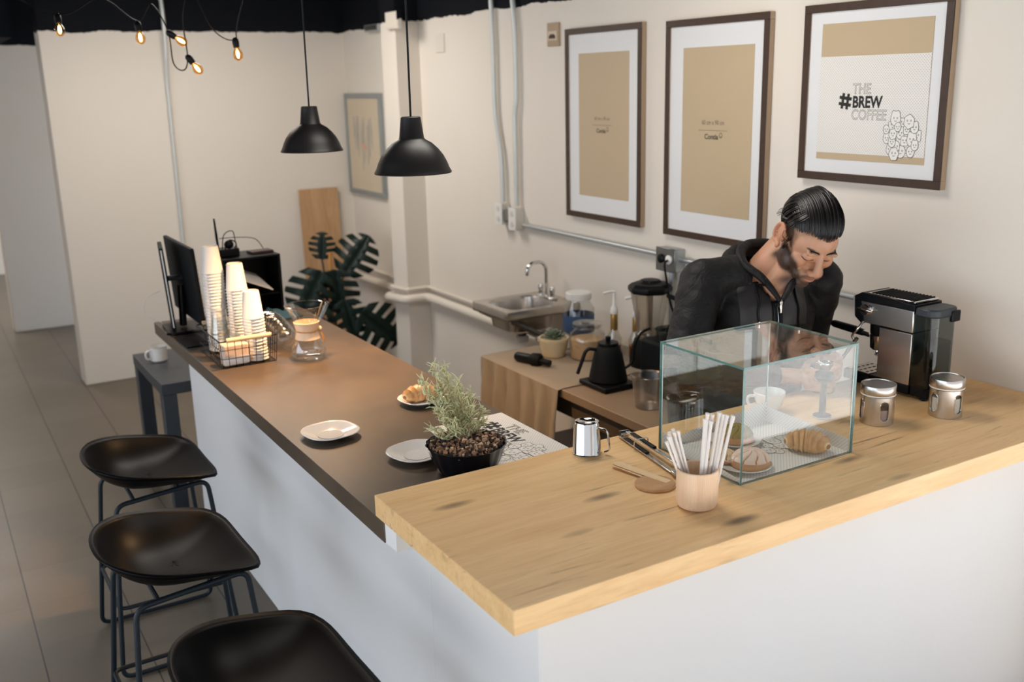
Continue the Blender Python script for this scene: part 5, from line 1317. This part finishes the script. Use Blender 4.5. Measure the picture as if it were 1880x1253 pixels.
caps(hd_, [SHL, SHL.lerp(ELL, .5), ELL], [.069, .062, .054], 22); caps(hd_, [ELL, ELL.lerp(WRL, .5), WRL+(ELL-WRL)*.06], [.054, .047, .036], 20)
# hood lying on the back of the neck
for i in range(15):
    a = -2.0+4.0*i/14; c = Vector((1.468, .865, 1.352)); rr = .102
    p = c+rx_*(rr*math.sin(a)*1.02)-fx_*(rr*math.cos(a)*.72)+Vector((0, 0, .030*math.cos(a)-.008-.028*max(0, -math.cos(a)+.1)))
    hd_.ball(p, (.034, .034, .036+.012*max(0, math.cos(a))), 14, 10)
me = remesh(hd_, .007, 7, .6)
nv = len(me.vertices); co = np.empty(nv*3); me.vertices.foreach_get('co', co); co = co.reshape(-1, 3)
no = np.empty(nv*3); me.vertices.foreach_get('normal', no); no = no.reshape(-1, 3)
# open the collar: cut a V below the chin and drop the neck hole
bm = bmesh.new(); bm.from_mesh(me)
NB = Vector((1.452, .800, 1.335))
dele = []
for v in bm.verts:
    d = v.co-NB; u_ = d.dot(rx_)+.012; w_ = d.dot(fx_)
    vv = False
    if w_ > -.01 and v.co.z > 1.262: vv = abs(u_) < .006+(v.co.z-1.262)*.60 and v.co.z < 1.40
    if (Vector((u_, w_+.015, 0)).length < .071 and v.co.z > 1.325): vv = True
    if vv: dele.append(v)
bmesh.ops.delete(bm, geom=dele, context='VERTS')
for v in bm.verts:
    p = v.co; n_ = v.normal
    w1 = noise.noise(Vector((p.x*9, p.y*9, p.z*16)))*.006+noise.noise(Vector((p.x*22+p.z*10, p.y*20, p.z*34)))*.0032
    v.co = p+n_*w1
bm.to_mesh(me); bm.free()
q = NT('black_fabric'); v_ = q.coords('Object'); w_ = q.n('ShaderNodeTexWave'); q.l(v_, w_.inputs[0]); w_.inputs['Scale'].default_value = 6; w_.inputs['Distortion'].default_value = 9; w_.inputs['Detail'].default_value = 3
nn_ = q.noise(v_, 7, 5, .6, 1.5)
M['hoodie'] = q.pbr(q.mix(nn_, (.007, .0068, .0072, 1), (.015, .014, .014, 1)), .58, 0, q.bump(nn_, .9, .012), Specular_IOR_Level=.25)
M['panel'] = simple('satin_panel', (.020, .017, .017, 1), .42, bump=.5, bscale=22)
me.transform(Matrix.Translation(-po)); ho = link_mesh(me, 'hoodie', 'hoodie', PER)
sl = ho.modifiers.new('solid', 'SOLIDIFY'); sl.thickness = .004; sl.offset = 1
# surface probe for zip, cords, panels: ray onto the hoodie
bpy.context.view_layer.update()
def onfront(u, z, out=.003):
    base = NB+rx_*u; o_ = Vector((base.x, base.y, z))+fx_*.5-po
    hit, loc, nrm, _ = ho.ray_cast(o_, -fx_)
    return (loc+po+fx_*out) if hit and (loc-o_).length < .62 else Vector((base.x, base.y, z))+fx_*.10
zx = -.012
m = MB(); pts = [onfront(zx, 1.275-.014*k, .0045) for k in range(26)]; m.tube(pts, .0042, 6, flat=.5); m.build('zip', 'chromed', PER, off=po)
m = MB(); 
for s in (-1, 1): m.tube([onfront(zx+s*.008, 1.275-.014*k, .004) for k in range(26)], .004, 6, flat=.6)
m.build('zip_placket', 'black', PER, off=po)
m = MB(); p = onfront(zx, 1.262, .010); m.box(-.004, .004, -.002, .003, -.030, .006, Matrix.Translation(p)); m.box(-.0055, .0055, -.003, .004, -.004, .008, Matrix.Translation(p)); m.build('zip_pull', 'chrome', PER, off=po, bevel=.001)
for s, ub, zt_, zb_, lab in ((-1, -.075, 1.345, 1.20, ''), (1, .066, 1.325, 1.17, '')):
    m = MB(); pts = [onfront(ub*(1-.12*(1-k/14))+.002*math.sin(k), zt_+(zb_-zt_)*k/14, .006) for k in range(15)]; m.tube(pts, .0042, 8, flat=.6); m.build('drawstring', 'black', PER, off=po)
    e = pts[-1]; m = MB(); m.tube([e+Vector((0, 0, .004)), e-Vector((0, 0, .016))], .0042, 8); m.build('cord_tip', 'chrome', PER, off=po)
# stand-up collar round the open neck, from the zip up each side to the back
Z0 = onfront(zx, 1.272, .006)
for s in (-1, 1):
    pts = [Z0+rx_*(s*.004), Z0.lerp(NB+rx_*(s*.056)+fx_*.058+Vector((0, 0, .0)), .5)+fx_*.004, NB+rx_*(s*.060)+fx_*.050+Vector((0, 0, .006)), NB+rx_*(s*.092)+fx_*(-.004)+Vector((0, 0, .040)), NB+rx_*(s*.078)-fx_*.062+Vector((0, 0, .070)), NB+rx_*(s*.035)-fx_*.105+Vector((0, 0, .082)), NB-fx_*.112+Vector((0, 0, .084))]
    path = cr_(pts, 7); n = len(path)
    m = MB(); m.tube(path, [.0085+.0085*min(1, 3*k/n) for k in range(n)], 14, flat=.75); m.build('collar', 'hoodie', PER, off=po, smooth=80)
# cuffs
for w0, e0 in ((WRR, ELR), (WRL, ELL)):
    d = (e0-w0).normalized(); MB().tube([w0+d*.002, w0+d*.01, w0+d*.055, w0+d*.065], [.031, .034, .037, .036], 24).build('cuff', 'black', PER, off=po)
# satin chest panels following the front
for s in (-1, 1):
    m = MB()
    def pf(u, v):
        z = 1.315-.125*v; uu = zx+s*(.016+(.002+.095*u)+max(0, (z-1.27))*.86*(1-u)); return tuple(onfront(uu, z-.01*u, .0022))
    m.grid(pf, 12, 12); m.build('chest_panel', 'panel', PER, off=po, smooth=80)
# trousers and shoes behind the bar
m = MB()
bell_ = m.ell((1.50, .955, .88), (.165, .12, .12)); 
for s in (-1, 1): caps(m, [(1.5+s*.085, .965, .85), (1.5+s*.10, .98, .48), (1.5+s*.10, 1.0, .10)], [.095, .072, .060], 20)
me = remesh(m, .010, 5, .5); me.transform(Matrix.Translation(-po)); link_mesh(me, 'trousers', 'blackm', PER)
for s in (-1, 1):
    m = MB(); caps(m, [(1.5+s*.10, 1.02, .050), (1.5+s*.105, .93, .045), (1.5+s*.11, .84, .036)], [.046, .046, .034], 18); m.box(1.5+s*.105-.045, 1.5+s*.105+.045, .81, 1.06, 0, .02)
    me = remesh(m, .007, 3, .5); me.transform(Matrix.Translation(-po)); link_mesh(me, 'shoe', 'black', PER)
